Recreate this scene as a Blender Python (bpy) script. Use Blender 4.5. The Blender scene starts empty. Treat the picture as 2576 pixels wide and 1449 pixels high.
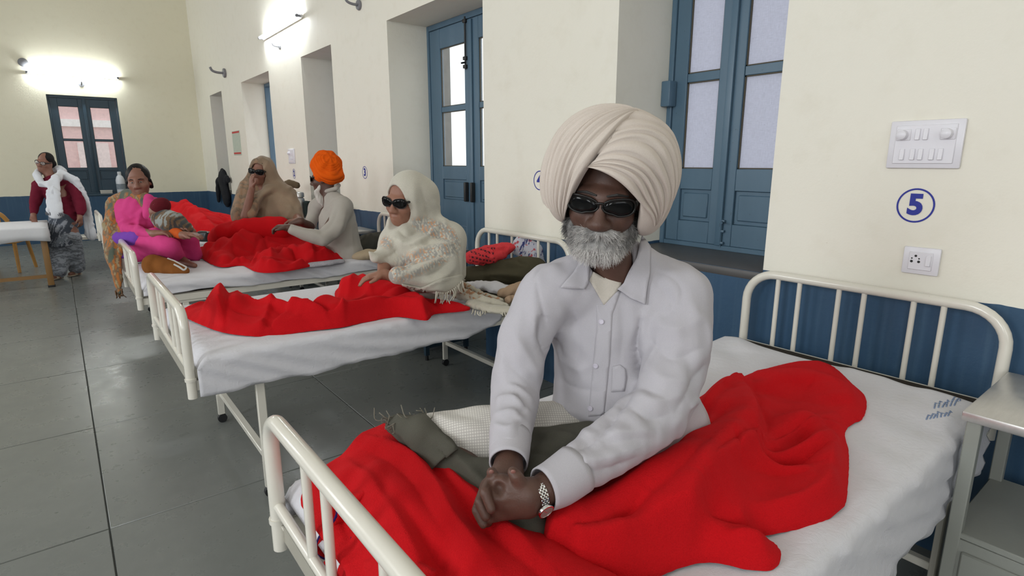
import bpy, bmesh, math, random
import numpy as np
from mathutils import Vector, Matrix
random.seed(7); RNG = np.random.default_rng(7)
SC = bpy.context.scene
COL = SC.collection
R = math.radians

# ---------------------------------------------------------------- camera
FPX, PITCH, YAW, CAMH = 1430.0, R(12.5), R(38.2), 1.55      # focal length in pixels of the 2576 px frame
cam = bpy.data.cameras.new('camera'); cam_o = bpy.data.objects.new('camera', cam); COL.objects.link(cam_o)
cam.sensor_fit = 'HORIZONTAL'; cam.sensor_width = 36.0; cam.lens = 36.0 * FPX / 2576
cam.clip_start = 0.05; cam.clip_end = 300
cam_o.location = (0, 0, CAMH); cam_o.rotation_euler = (R(90) - PITCH, 0, -YAW)
SC.camera = cam_o
# ---------------------------------------------------------------- world, daylight, exposure
SC.view_settings.view_transform = 'Standard'; SC.view_settings.look = 'None'
SC.view_settings.exposure = 0.0; SC.view_settings.gamma = 1.0; SC.view_settings.use_curve_mapping = False
w = bpy.data.worlds.new('overcast_sky'); SC.world = w; w.use_nodes = True
bg = w.node_tree.nodes['Background']; bg.inputs[0].default_value = (0.93, 0.96, 1.0, 1); bg.inputs[1].default_value = 1.95
def area(name, loc, rot, sx, sy, power, col):
    l = bpy.data.lights.new(name, 'AREA'); l.shape = 'RECTANGLE'; l.size = sx; l.size_y = sy; l.energy = power; l.color = col
    o = bpy.data.objects.new(name, l); COL.objects.link(o); o.location = loc; o.rotation_euler = rot; return o
# daylight entering by the tall windows of the wall opposite (behind the camera's left shoulder) and of the end wall behind
for y, p in ((-2.2, 84), (1.2, 104), (4.6, 58), (8.0, 52), (11.4, 52)):
    area('window_daylight', (-4.55, y, 2.9), (0, R(-78), 0), 2.2, 1.4, p, (0.93, 0.97, 1.0))
area('window_daylight', (-1.6, -3.95, 2.9), (R(82), 0, 0), 2.6, 2.0, 20, (0.95, 0.97, 1.0))
# ---------------------------------------------------------------- helpers
_cp, _sp, _cy, _sy = math.cos(PITCH), math.sin(PITCH), math.cos(YAW), math.sin(YAW)
CAM = np.array([0, 0, CAMH])
def ray(x, y):                       # direction through a photo pixel, length 1 along the optical axis
    a = (x - 1288) / FPX; b = (724.5 - y) / FPX
    f2 = _cp + b * _sp; u = -_sp + b * _cp
    return np.array([a * _cy + f2 * _sy, -a * _sy + f2 * _cy, u])
def pk(x, y, k): return CAM + ray(x, y) * k                       # at depth k
def pz(x, y, z): r = ray(x, y); return CAM + r * (z - CAMH) / r[2]    # at height z
def pX(x, y, X): r = ray(x, y); return CAM + r * X / r[0]
def pY(x, y, Y): r = ray(x, y); return CAM + r * Y / r[1]
RT = np.array([_cy, -_sy, 0]); TOC = np.array([-_sy, -_cy, 0]); UP = np.array([0, 0, 1.0])

def link(o, parent=None):
    COL.objects.link(o)
    if parent is not None: o.parent = parent
    return o
def tag(o, label=None, cat=None, group=None, kind=None):
    if label: o['label'] = label
    if cat: o['category'] = cat
    if group: o['group'] = group
    if kind: o['kind'] = kind
    return o
def empty(name, loc, label=None, cat=None, group=None):
    o = bpy.data.objects.new(name, None); o.location = tuple(loc); o.empty_display_size = .1
    link(o); tag(o, label, cat, group)
    return o
def shade(me, on=True):
    me.polygons.foreach_set('use_smooth', np.full(len(me.polygons), on))
def obj(name, me, mat=None, parent=None, smooth=None):
    """mesh given in world coordinates; if parented, it keeps its world place"""
    o = bpy.data.objects.new(name, me)
    if mat is not None:
        me.materials.clear(); me.materials.append(mat)
    if smooth is not None: shade(me, smooth)
    link(o)
    if parent is not None:
        o.parent = parent
        M = Matrix.Translation(parent.location) if parent.type == 'EMPTY' else Matrix.Identity(4)
        o.matrix_parent_inverse = M.inverted()
    return o
def from_bm(bm, name='mesh', smooth=None, angle=None):
    me = bpy.data.meshes.new(name); bm.normal_update(); bm.to_mesh(me); bm.free()
    if smooth: shade(me, True)
    if angle is not None:
        shade(me, True); me.set_sharp_from_angle(angle=R(angle))
    return me
def from_arr(v, faces, name='mesh', smooth=True):
    me = bpy.data.meshes.new(name); me.from_pydata([tuple(p) for p in v], [], [tuple(int(i) for i in f) for f in faces]); me.update()
    if smooth: shade(me, True)
    return me
def bx(bm, lo, hi, M=None):
    x0, y0, z0 = lo; x1, y1, z1 = hi
    v = [bm.verts.new(p) for p in ((x0,y0,z0),(x1,y0,z0),(x1,y1,z0),(x0,y1,z0),(x0,y0,z1),(x1,y0,z1),(x1,y1,z1),(x0,y1,z1))]
    for f in ((3,2,1,0),(4,5,6,7),(0,1,5,4),(1,2,6,5),(2,3,7,6),(3,0,4,7)): bm.faces.new([v[i] for i in f])
    if M is not None: bmesh.ops.transform(bm, matrix=M, verts=v)
    return v
def box_me(lo, hi, bevel=0.0, seg=2, M=None, angle=40):
    bm = bmesh.new(); bx(bm, [min(a, b) for a, b in zip(lo, hi)], [max(a, b) for a, b in zip(lo, hi)])
    if bevel: bmesh.ops.bevel(bm, geom=bm.edges[:], offset=bevel, segments=seg, affect='EDGES', profile=.5)
    if M is not None: bmesh.ops.transform(bm, matrix=M, verts=bm.verts)
    return from_bm(bm, angle=angle) if bevel else from_bm(bm)
def crom(P, n=6):                    # Catmull-Rom resampling
    P = np.asarray(P, float)
    if len(P) < 3:
        t = np.linspace(0, 1, n + 1)[:, None]; return P[0] * (1 - t) + P[-1] * t
    Q = np.vstack([2 * P[0] - P[1], P, 2 * P[-1] - P[-2]]); out = []
    for i in range(1, len(Q) - 2):
        a, b, c, d = Q[i-1], Q[i], Q[i+1], Q[i+2]
        for t in np.arange(n) / n:
            out.append(.5 * (2*b + (c-a)*t + (2*a-5*b+4*c-d)*t*t + (3*b-a-3*c+d)*t**3))
    out.append(P[-1]); return np.array(out)
def tube_arr(P, r, seg=12, closed=False, caps=True, flat=None):
    P = np.asarray(P, float); n = len(P)
    rr = np.full(n, r, float) if np.isscalar(r) else np.asarray(r, float)
    T = np.gradient(P, axis=0)
    if closed: T = np.roll(P, -1, 0) - np.roll(P, 1, 0)
    T /= np.linalg.norm(T, axis=1)[:, None] + 1e-12
    a = np.array([0, 0, 1.0]) if abs(T[0][2]) < .9 else np.array([1.0, 0, 0])
    u = np.cross(T[0], a); u /= np.linalg.norm(u)
    V = []; ang = np.arange(seg) * 2 * math.pi / seg
    for i in range(n):
        u = u - T[i] * (u @ T[i]); u /= np.linalg.norm(u); w_ = np.cross(T[i], u)
        V.append(P[i] + rr[i] * (np.cos(ang)[:, None] * u + np.sin(ang)[:, None] * w_ * (flat or 1)))
    V = np.concatenate(V); F = []
    for i in range(n if closed else n - 1):
        j = (i + 1) % n
        for s in range(seg):
            t = (s + 1) % seg; F.append((i*seg+s, i*seg+t, j*seg+t, j*seg+s))
    if caps and not closed:
        F.append(tuple(range(seg - 1, -1, -1))); F.append(tuple((n-1)*seg + s for s in range(seg)))
    return V, F
def tube_me(P, r, seg=12, closed=False, caps=True, flat=None):
    V, F = tube_arr(P, r, seg, closed, caps, flat); me = from_arr(V, F)
    me.set_sharp_from_angle(angle=R(50)); return me
def join_arr(parts):
    V = []; F = []; o = 0
    for v, f in parts:
        V.append(np.asarray(v)); F += [tuple(i + o for i in q) for q in f]; o += len(v)
    return np.concatenate(V), F
def lathe_me(prof, c, seg=24, axis='Z'):
    V = []; F = []; n = len(prof)
    for r, z in prof:
        for s in range(seg):
            a = 2 * math.pi * s / seg; p = (r * math.cos(a), r * math.sin(a), z)
            if axis == 'X': p = (p[2], p[0], p[1])
            if axis == 'Y': p = (p[1], p[2], p[0])
            V.append((c[0]+p[0], c[1]+p[1], c[2]+p[2]))
    for i in range(n - 1):
        for s in range(seg):
            t = (s + 1) % seg; F.append((i*seg+s, i*seg+t, (i+1)*seg+t, (i+1)*seg+s))
    F.append(tuple(range(seg-1, -1, -1))); F.append(tuple((n-1)*seg+s for s in range(seg)))
    me = from_arr(V, F); me.set_sharp_from_angle(angle=R(45)); return me

# ---------------------------------------------------------------- materials
class NT:
    def __init__(s, name):
        s.m = bpy.data.materials.new(name); s.m.use_nodes = True; s.t = s.m.node_tree
        s.b = s.t.nodes['Principled BSDF']; s.out = s.t.nodes['Material Output']
    def n(s, typ, **kw):
        nd = s.t.nodes.new(typ)
        for k, v in kw.items():
            if k == 'i':
                for a, b in v.items(): 
                    if hasattr(b, 'is_output') or type(b).__name__.startswith('NodeSocket'): s.t.links.new(b, nd.inputs[a])
                    else: nd.inputs[a].default_value = b
            else: setattr(nd, k, v)
        return nd
    def l(s, a, b): s.t.links.new(a, b)
    def math(s, op, a, b=0.0, c=None, clamp=False):
        nd = s.t.nodes.new('ShaderNodeMath'); nd.operation = op; nd.use_clamp = clamp
        for k, v in enumerate((a, b) if c is None else (a, b, c)):
            if type(v).__name__.startswith('NodeSocket'): s.l(v, nd.inputs[k])
            else: nd.inputs[k].default_value = v
        return nd.outputs[0]
    def mix(s, f, a, b, blend='MIX'):
        nd = s.t.nodes.new('ShaderNodeMix'); nd.data_type = 'RGBA'; nd.blend_type = blend
        for k, v in ((0, f), (6, a), (7, b)):
            if type(v).__name__.startswith('NodeSocket'): s.l(v, nd.inputs[k])
            else: nd.inputs[k].default_value = (v if k == 0 else tuple(v) + ((1,) if len(v) == 3 else ()))
        return nd.outputs[2]
    def ramp(s, f, stops):
        nd = s.t.nodes.new('ShaderNodeValToRGB'); s.l(f, nd.inputs[0]); e = nd.color_ramp.elements
        while len(e) < len(stops): e.new(.5)
        for q, (p, c) in zip(e, stops): q.position = p; q.color = tuple(c) + (1,) if len(c) == 3 else c
        return nd.outputs[0]
    def coord(s): return s.n('ShaderNodeNewGeometry').outputs['Position']
    def noise(s, scale, detail=3, rough=.55, vec=None, out=0, dist=0):
        nd = s.n('ShaderNodeTexNoise', i={'Scale': scale, 'Detail': detail, 'Roughness': rough, 'Distortion': dist})
        s.l(vec if vec is not None else s.coord(), nd.inputs['Vector']); return nd.outputs[out]
    def map(s, vec, scale=(1,1,1), rot=(0,0,0), loc=(0,0,0)):
        nd = s.n('ShaderNodeMapping'); s.l(vec, nd.inputs[0]); nd.inputs[1].default_value = loc; nd.inputs[2].default_value = rot; nd.inputs[3].default_value = scale
        return nd.outputs[0]
    def bump(s, h, strength=.2, dist=.01, prev=None):
        nd = s.n('ShaderNodeBump', i={'Strength': strength, 'Distance': dist}); s.l(h, nd.inputs['Height'])
        if prev is not None: s.l(prev, nd.inputs['Normal'])
        return nd.outputs[0]
    def set(s, **kw):
        for k, v in kw.items():
            i = s.b.inputs[k.replace('_', ' ')]
            if type(v).__name__.startswith('NodeSocket'): s.l(v, i)
            else: i.default_value = v if not isinstance(v, tuple) or len(v) == 4 else v + (1,)
        return s
def lin(r, g, b):                    # sRGB 0-255 to linear
    f = lambda c: (c/255/12.92) if c <= 10 else ((c/255+.055)/1.055)**2.4
    return (f(r), f(g), f(b))
def cloth(name, c, c2=None, vs=9, fine=420, bump=.25, sheen=.25, rough=.92, amt=.6):
    t = NT(name); c2 = c2 or tuple(x * .8 for x in c)
    f = t.noise(vs, 3); col = t.mix(t.math('MULTIPLY', f, amt), c, c2)
    g = t.noise(fine, 2, .7)
    col = t.mix(t.math('MULTIPLY', t.math('SUBTRACT', g, .35, clamp=True), .8), col, tuple(x * .72 for x in c2))
    t.set(Base_Color=col, Roughness=rough, Sheen_Weight=sheen, Normal=t.bump(g, bump, .004)); t.b.inputs['Sheen Roughness'].default_value = .5; t.b.inputs['Sheen Tint'].default_value = tuple(min(1, x * 1.3 + .02) for x in c) + (1,)
    t.b.inputs['Specular IOR Level'].default_value = .15
    return t.m
def paint(name, c, rough=.4, c2=None, scale=6, bump=.05, metal=0, amt=.5, spec=.5):
    t = NT(name); f = t.noise(scale, 4, .6); col = t.mix(t.math('MULTIPLY', f, amt), c, c2 or tuple(x * .82 for x in c))
    t.set(Base_Color=col, Roughness=rough, Metallic=metal, Normal=t.bump(t.noise(scale * 12, 2), bump, .004)); t.b.inputs['Specular IOR Level'].default_value = spec
    return t.m
def attr_cloth(name, base, sheen=.2, fine=420, bump=.25):   # colours from the 'Col' attribute of the mesh
    t = NT(name); a = t.n('ShaderNodeAttribute', attribute_name='Col')
    g = t.noise(fine, 2, .7)
    col = t.mix(t.math('MULTIPLY', t.math('SUBTRACT', g, .4, clamp=True), .7), a.outputs['Color'], (.1, .1, .1), 'MULTIPLY')
    t.set(Base_Color=col, Roughness=.92, Sheen_Weight=sheen, Normal=t.bump(g, bump, .004)); t.b.inputs['Specular IOR Level'].default_value = .15
    return t.m
# ---------------------------------------------------------------- solid modelling: smooth unions of tapered limbs, meshed by surface nets
def _f(a): return np.asarray(a, np.float32)
def unit(v): return v / np.linalg.norm(v)
def frame(right, fwd, up): return np.stack([right, fwd, up], 1)      # columns
def rot_frame(yaw=0, pitch=0, roll=0, base=None):
    """columns right, forward, up; yaw>0 turns to image left, pitch>0 looks down, roll>0 tilts right side down"""
    r, f, u = base if base is not None else (RT, TOC, UP)
    f1 = f*math.cos(R(yaw)) - r*math.sin(R(yaw)); r1 = r*math.cos(R(yaw)) + f*math.sin(R(yaw))
    f2 = f1*math.cos(R(pitch)) - u*math.sin(R(pitch)); u2 = u*math.cos(R(pitch)) + f1*math.sin(R(pitch))
    r3 = r1*math.cos(R(roll)) - u2*math.sin(R(roll)); u3 = u2*math.cos(R(roll)) + r1*math.sin(R(roll))
    return frame(r3, f2, u3)
class Sdf:
    MG = .05
    def __init__(s): s.items = []; s.lo = np.full(3, 1e9); s.hi = np.full(3, -1e9)
    def _add(s, op, fn, lo, hi, k, grow=True):
        lo = np.asarray(lo, float); hi = np.asarray(hi, float)
        if grow and op == 'u': s.lo = np.minimum(s.lo, lo); s.hi = np.maximum(s.hi, hi)
        s.items.append((op, fn, _f(lo), _f(hi), k)); return s
    def chain(s, pts, rad, k=.03, op='u', flat=None):
        """tapered limb through points; flat=(axis, factor) squashes it along a direction"""
        P = [np.asarray(p, float) for p in pts]
        rad = [rad] * len(P) if np.isscalar(rad) else list(rad)
        A = _f(P[:-1]) if len(P) > 1 else _f(P); B = _f(P[1:]) if len(P) > 1 else _f([P[0] + 1e-4])
        ra = _f(rad[:-1] if len(P) > 1 else rad); rb = _f(rad[1:] if len(P) > 1 else rad)
        ax = None
        if flat is not None: ax = _f(flat[0]) / np.linalg.norm(flat[0]); sc = 1 / flat[1] - 1
        def fn(Q):
            d = None
            for a, b, r0, r1 in zip(A, B, ra, rb):
                ab = b - a; t = np.clip(((Q - a) @ ab) / (ab @ ab), 0, 1)
                v = Q - a - t[:, None] * ab
                if ax is not None: v = v + (v @ ax)[:, None] * ax * np.float32(sc)
                e = np.sqrt((v * v).sum(1)) - (r0 + (r1 - r0) * t)
                d = e if d is None else np.minimum(d, e)
            return d
        m = max(rad); P = np.array(P); return s._add(op, fn, P.min(0) - m, P.max(0) + m, k)
    def ell(s, c, r, F=None, k=.03, op='u'):
        c = _f(c); r = _f([r]*3 if np.isscalar(r) else r); F_ = _f(np.eye(3) if F is None else F)
        def fn(Q):
            q = (Q - c) @ F_; a = np.sqrt(((q / r) ** 2).sum(1)); b = np.sqrt(((q / r**2) ** 2).sum(1)) + 1e-6
            return a * (a - 1) / b
        m = np.sqrt(((np.asarray(F_) * np.asarray(r)) ** 2).sum(1)); return s._add(op, fn, c - m, c + m, k)
    def box(s, c, h, F=None, rad=.01, k=.02, op='u'):
        c = _f(c); h = _f(h) - rad; F_ = _f(np.eye(3) if F is None else F)
        def fn(Q):
            q = np.abs((Q - c) @ F_) - h
            return np.sqrt((np.maximum(q, 0) ** 2).sum(1)) + np.minimum(q.max(1), 0) - np.float32(rad)
        m = (np.abs(np.asarray(F_)) * (np.asarray(h) + rad)).sum(1); return s._add(op, fn, c - m, c + m, k)
    def custom(s, fn, lo, hi, k=.01, op='u'): return s._add(op, fn, lo, hi, k)
    def cut(s, p, n):                # remove the side the normal points to
        p = _f(p); n = _f(n) / np.float32(np.linalg.norm(n))
        return s._add('cut', lambda Q: (Q - p) @ n, [-1e3]*3, [1e3]*3, 0, False)
    def disp(s, fn, lo=None, hi=None):   # d += fn(Q, d)
        return s._add('d', fn, lo if lo is not None else [-1e3]*3, hi if hi is not None else [1e3]*3, 0, False)
    def add(s, other, k=.02, op='u'):
        return s._add(op, other.ev, other.lo, other.hi, k)
    def ev(s, Q):
        Q = np.asarray(Q, np.float32); d = np.full(len(Q), 1.0, np.float32)
        qx, qy, qz = np.ascontiguousarray(Q.T); L_ = Q.min(0); H_ = Q.max(0)
        for op, fn, lo, hi, k in s.items:
            mg = 0 if op == 'd' else s.MG
            if hi[0] > 900: m = slice(None); q = Q; dd = d
            else:
                a = lo - mg; b = hi + mg
                if (a > H_).any() or (b < L_).any(): continue
                m = np.nonzero((qx > a[0]) & (qx < b[0]) & (qy > a[1]) & (qy < b[1]) & (qz > a[2]) & (qz < b[2]))[0]
                if not len(m): continue
                q = Q[m]; dd = d[m]
            if op == 'd': d[m] = dd + fn(q, dd); continue
            e = fn(q).astype(np.float32)
            if op == 'u':
                if k > 0: h = np.maximum(k - np.abs(dd - e), 0) / k; d[m] = np.minimum(dd, e) - h*h*k*.25
                else: d[m] = np.minimum(dd, e)
            elif op == 's':
                e = -e
                if k > 0: h = np.maximum(k - np.abs(dd - e), 0) / k; d[m] = np.maximum(dd, e) + h*h*k*.25
                else: d[m] = np.maximum(dd, e)
            elif op == 'i': d[m] = np.maximum(dd, e)
            elif op == 'cut': d[m] = np.maximum(dd, e)
        return d
    def grad(s, Q, h=.002):
        Q = np.asarray(Q, np.float32); g = np.stack([s.ev(Q + _f(e) * h) - s.ev(Q - _f(e) * h) for e in np.eye(3)], 1)
        return g / (np.linalg.norm(g, axis=1)[:, None] + 1e-9)
    K0 = .7
    def cast(s, px, k0=None, steps=140):
        """points where rays through photo pixels meet the solid"""
        D = np.array([ray(x, y) for x, y in px]); n = np.linalg.norm(D, axis=1); D = D / n[:, None]
        t = (k0 or s.K0) * n; act = np.arange(len(D)); hit = np.zeros(len(D), bool)
        for _ in range(steps):
            d = s.ev(CAM + D[act] * t[act, None]); done = np.abs(d) < 4e-4
            t[act] += np.where(done, 0, np.clip(d * .9, -.03, .048)); hit[act[done]] = True; act = act[~done & (t[act] < 14)]
            if not len(act): break
        return CAM + D * t[:, None], hit
    def folds(s, L, n=5, g=1.0, gp=None):
        """raise (h>0) or crease (h<0) the surface along lines drawn over the photo: (pixels, height, width)"""
        C = [crom(px, n) for px, h, w in L]; P, ok = s.cast(np.vstack(C)); o = 0
        for c, (px, h, w) in zip(C, L):
            p = P[o:o+len(c)][ok[o:o+len(c)]]; o += len(c)
            if len(p) > 1: s.fold3(p, h * (g if h < 0 or gp is None else gp), w * (.8 if gp and h > 0 else 1))
        return s
    def fold(s, px, h=.008, w=.02, n=5): return s.folds([(px, h, w)], n)
    def fold3(s, pts, h, w, power=None, taper=True):
        power = power or (1.7 if h > 0 else 1.0)
        N = s.grad(pts, .004); pts = _f(pts); A = pts[:-1]; B = pts[1:]; n = len(A); hh = np.float32(h); ww = np.float32(w)
        NS = _f([unit(N[i] + N[i+1]) for i in range(n)]); rng = np.float32(max(.05, abs(h) * 2))
        def fn(Q, d):
            best = np.full(len(Q), 9, np.float32); tt = np.zeros(len(Q), np.float32)
            for i in range(n):
                ab = B[i] - A[i]; t = np.clip(((Q - A[i]) @ ab) / (ab @ ab + 1e-9), 0, 1)
                v = Q - A[i] - t[:, None] * ab; vn = v @ NS[i]
                e = np.sqrt(np.maximum((v * v).sum(1) - vn * vn, 0) + np.maximum(np.abs(vn) - rng, 0) ** 2 * 4)
                c = e < best; best = np.where(c, e, best); tt = np.where(c, (i + t) / n, tt)
            amp = np.sin(np.pi * np.clip(tt, .02, .98)) ** .6 if taper else 1
            return (-hh * amp * np.exp(-(best / ww) ** power)).astype(np.float32)
        m = w * 2.6 + abs(h) * 1.5
        return s.disp(fn, pts.min(0) - m, pts.max(0) + m)
    def wrinkle(s, amp, lam, seed=0, n=2, sharp=2.2, warp=1.3, dirs=None):
        """irregular soft ridges with narrow valleys, as cloth makes"""
        g = np.random.default_rng(seed); P = []
        for i in range(n):
            k = g.normal(size=3) if dirs is None else np.asarray(dirs[i % len(dirs)], float); k = k / np.linalg.norm(k) * 2 * np.pi / lam * g.uniform(.8, 1.2)
            P.append((_f(k), _f(g.normal(size=(3, 3)) * 2.2 / lam), _f(g.uniform(0, 6.28, 4)), _f(g.normal(size=3) * 1.4 / lam)))
        def fn(Q, d):
            e = 0
            for k, W, ph, m in P:
                x = Q @ k + ph[0] + warp * np.sin(Q @ W.T + ph[1:]).sum(1)
                e = e + (1 - np.abs(np.sin(x * .5)) ** sharp) * (.5 + .5 * np.sin(Q @ m + ph[3]))
            return (amp * e / n ** .5).astype(np.float32)
        return s.disp(fn)
    def snap(s):
        o = Sdf(); o.items = list(s.items); o.lo = s.lo.copy(); o.hi = s.hi.copy(); o.K0 = s.K0; return o
    def wob(s, amp, scale, seed=0, n=5, aniso=(1, 1, 1)):
        g = np.random.default_rng(seed); K = _f(g.normal(size=(n, 3)) * scale * np.array(aniso)); ph = _f(g.uniform(0, 6.28, n))
        return s.disp(lambda Q, d: (np.sin(Q @ K.T + ph).sum(1) * (amp / n ** .5)).astype(np.float32))
    def mesh(s, res, pad=.02, lo=None, hi=None, col=None):
        lo = (s.lo if lo is None else np.asarray(lo)) - pad; hi = (s.hi if hi is None else np.asarray(hi)) + pad
        nb = 8; blk = nb * res; nB = np.maximum(np.ceil((hi - lo) / blk).astype(int), 1)
        ii = np.stack(np.meshgrid(*[np.arange(n) for n in nB], indexing='ij'), -1).reshape(-1, 3)
        d = s.ev(lo + (ii + .5) * blk - res * .5)
        keep = np.abs(d) < blk * .866 * 1.25 + .012
        D = np.where(d < 0, -1, 1).astype(np.float32).reshape(nB)
        D = D.repeat(nb, 0).repeat(nb, 1).repeat(nb, 2)
        loc = np.stack(np.meshgrid(*[np.arange(nb)] * 3, indexing='ij'), -1).reshape(-1, 3)
        kk = ii[keep] * nb
        for c in range(0, len(kk), 60):
            idx = (kk[c:c+60, None, :] + loc[None]).reshape(-1, 3)
            D[idx[:, 0], idx[:, 1], idx[:, 2]] = s.ev(lo + idx * res)
        D[0] = D[-1] = 1; D[:, 0] = D[:, -1] = 1; D[:, :, 0] = D[:, :, -1] = 1
        return nets(D, lo, res)
def nets(D, lo, res):
    S = D < 0; n = np.array(S.shape) - 1
    cnt = np.zeros(n, np.uint8)
    for a in (0, 1):
        for b in (0, 1):
            for c in (0, 1): cnt += S[a:a+n[0], b:b+n[1], c:c+n[2]]
    cells = np.argwhere((cnt > 0) & (cnt < 8)); m = len(cells)
    cid = np.full(n, -1, np.int32); cid[cells[:, 0], cells[:, 1], cells[:, 2]] = np.arange(m)
    co = np.array([(a, b, c) for a in (0, 1) for b in (0, 1) for c in (0, 1)])
    vals = np.stack([D[cells[:, 0]+a, cells[:, 1]+b, cells[:, 2]+c] for a, b, c in co], 1)
    acc = np.zeros((m, 3), np.float32); num = np.zeros(m, np.float32)
    for i in range(8):
        for j in range(i + 1, 8):
            if np.abs(co[i] - co[j]).sum() != 1: continue
            va, vb = vals[:, i], vals[:, j]; x = (va < 0) != (vb < 0)
            t = np.where(x, va / np.where(x, va - vb, 1), 0)
            acc += np.where(x[:, None], co[i] + t[:, None] * (co[j] - co[i]), 0); num += x
    V = lo + (cells + acc / num[:, None]) * res
    F = []
    for ax in range(3):
        sl = [slice(1, n[q]) for q in range(3)]; sl[ax] = slice(0, n[ax])
        sh = list(sl); sh[ax] = slice(1, n[ax] + 1)
        a = S[tuple(sl)]; b = S[tuple(sh)]
        e = np.argwhere(a != b); s_ = a[a != b]
        off = [1, 1, 1]; off[ax] = 0; e = e + off
        u, v = (ax + 1) % 3, (ax + 2) % 3
        def g(du, dv):
            q = e.copy(); q[:, u] -= du; q[:, v] -= dv; return cid[q[:, 0], q[:, 1], q[:, 2]]
        quad = np.stack([g(1, 1), g(0, 1), g(0, 0), g(1, 0)], 1)
        quad[~s_] = quad[~s_][:, ::-1]; F.append(quad)
    F = np.concatenate(F); F = F[(F >= 0).all(1)]
    return V, F
def fast_me(V, F, name='mesh'):
    me = bpy.data.meshes.new(name); nv = len(V); nf = len(F); k = F.shape[1]
    me.vertices.add(nv); me.vertices.foreach_set('co', np.asarray(V, np.float32).ravel())
    me.loops.add(nf * k); me.loops.foreach_set('vertex_index', np.asarray(F, np.int32).ravel())
    me.polygons.add(nf); me.polygons.foreach_set('loop_start', np.arange(0, nf * k, k, dtype=np.int32))
    me.polygons.foreach_set('use_smooth', np.ones(nf, bool)); me.update(); me.validate(); return me
def smooth_v(V, F, it=1, f=.5):
    nv = len(V)
    for _ in range(it):
        acc = np.zeros_like(V); n = np.zeros(nv)
        for a in range(4):
            b = (a + 1) % 4
            np.add.at(acc, F[:, a], V[F[:, b]]); np.add.at(n, F[:, a], 1)
        V = V * (1 - f) + f * acc / np.maximum(n, 1)[:, None]
    return V
def sculpt(s, name, res, mat, parent=None, col=None, it=1, **kw):
    V, F = s.mesh(res, **kw)
    if it: V = smooth_v(V, F, it)
    me = fast_me(V, F, name)
    if col is not None:
        c = np.ones((len(V), 4), np.float32); c[:, :3] = col(V)
        at = me.color_attributes.new('Col', 'FLOAT_COLOR', 'POINT'); at.data.foreach_set('color', c.ravel())
    return obj(name, me, mat, parent)
def inside(poly, x, y):
    p = np.asarray(poly, float); c = np.zeros(np.shape(x), bool); j = len(p) - 1
    for i in range(len(p)):
        xi, yi = p[i]; xj, yj = p[j]
        c ^= ((yi > y) != (yj > y)) & (x < (xj - xi) * (y - yi) / (yj - yi + 1e-12) + xi); j = i
    return c
def edge_dist(poly, x, y):
    p = np.asarray(poly, float); d = np.full(np.shape(x), 1e9)
    for i in range(len(p)):
        a = p[i]; b = p[(i + 1) % len(p)]; ab = b - a
        t = np.clip(((x - a[0]) * ab[0] + (y - a[1]) * ab[1]) / (ab @ ab + 1e-9), 0, 1)
        d = np.minimum(d, np.hypot(x - a[0] - t * ab[0], y - a[1] - t * ab[1]))
    return d
def patch(base, poly, thick=.004, off=.003, step=6, k0=None, puff=0, lift=None, drop=True):
    """a flat piece of cloth whose outline is drawn over the photo, laid on the solid's surface, with real thickness"""
    poly = np.asarray(poly, float)
    L = []
    for i in range(len(poly)):
        a = poly[i]; b = poly[(i + 1) % len(poly)]; m = max(1, int(np.hypot(*(b - a)) / step))
        L += [a + (b - a) * j / m for j in range(m)]
    L = np.array(L)
    x0, y0 = poly.min(0); x1, y1 = poly.max(0)
    gx, gy = np.meshgrid(np.arange(x0, x1, step), np.arange(y0, y1, step)); gx = gx.ravel(); gy = gy.ravel()
    m = inside(poly, gx, gy) & (edge_dist(poly, gx, gy) > step * .6)
    pts = np.vstack([L, np.stack([gx[m], gy[m]], 1)])
    from mathutils.geometry import delaunay_2d_cdt
    nl = len(L)
    vo, eo, fo, ov, _, _ = delaunay_2d_cdt([Vector(p) for p in pts], [(i, (i + 1) % nl) for i in range(nl)], [], 1, 1e-5)
    pts = np.array([tuple(v) for v in vo])
    P, ok = base.cast(pts, k0)
    if not ok.all():                     # where the outline overhangs, carry on at the depth of the nearest touching point
        hi_ = np.nonzero(ok)[0]; fwd = np.array([_cp * _sy, _cp * _cy, -_sp]); kd = (P - CAM) @ fwd
        src = np.arange(len(pts))
        for i in np.nonzero(~ok)[0]:
            j = hi_[np.argmin(((pts[hi_] - pts[i]) ** 2).sum(1))]; src[i] = j; P[i] = pk(*pts[i], kd[j])
        N = base.grad(P[src])
    else: N = base.grad(P)
    ed = edge_dist(poly, pts[:, 0], pts[:, 1])
    o = off + puff * (1 - np.exp(-ed / 25.0))
    if lift is not None: o = o + lift(pts)
    T = P + N * (o[:, None] + thick); B = P + N * o[:, None]
    nv = len(pts); F = []
    bnd = {}
    for f in fo:
        f = list(f); c = pts[f].mean(0)
        if not inside(poly, np.array([c[0]]), np.array([c[1]]))[0]: continue
        a, b, c_ = f[0], f[1], f[2]
        nn = np.cross(T[b] - T[a], T[c_] - T[a])
        if nn @ N[a] < 0: f = f[::-1]
        F.append(tuple(f)); F.append(tuple(nv + i for i in f[::-1]))
        for i in range(len(f)): bnd[(f[i], f[(i + 1) % len(f)])] = 1
    for (a, b) in bnd:
        if (b, a) not in bnd: F.append((b, a, a + nv, b + nv))
    return from_arr(np.vstack([T, B]), F)
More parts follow.
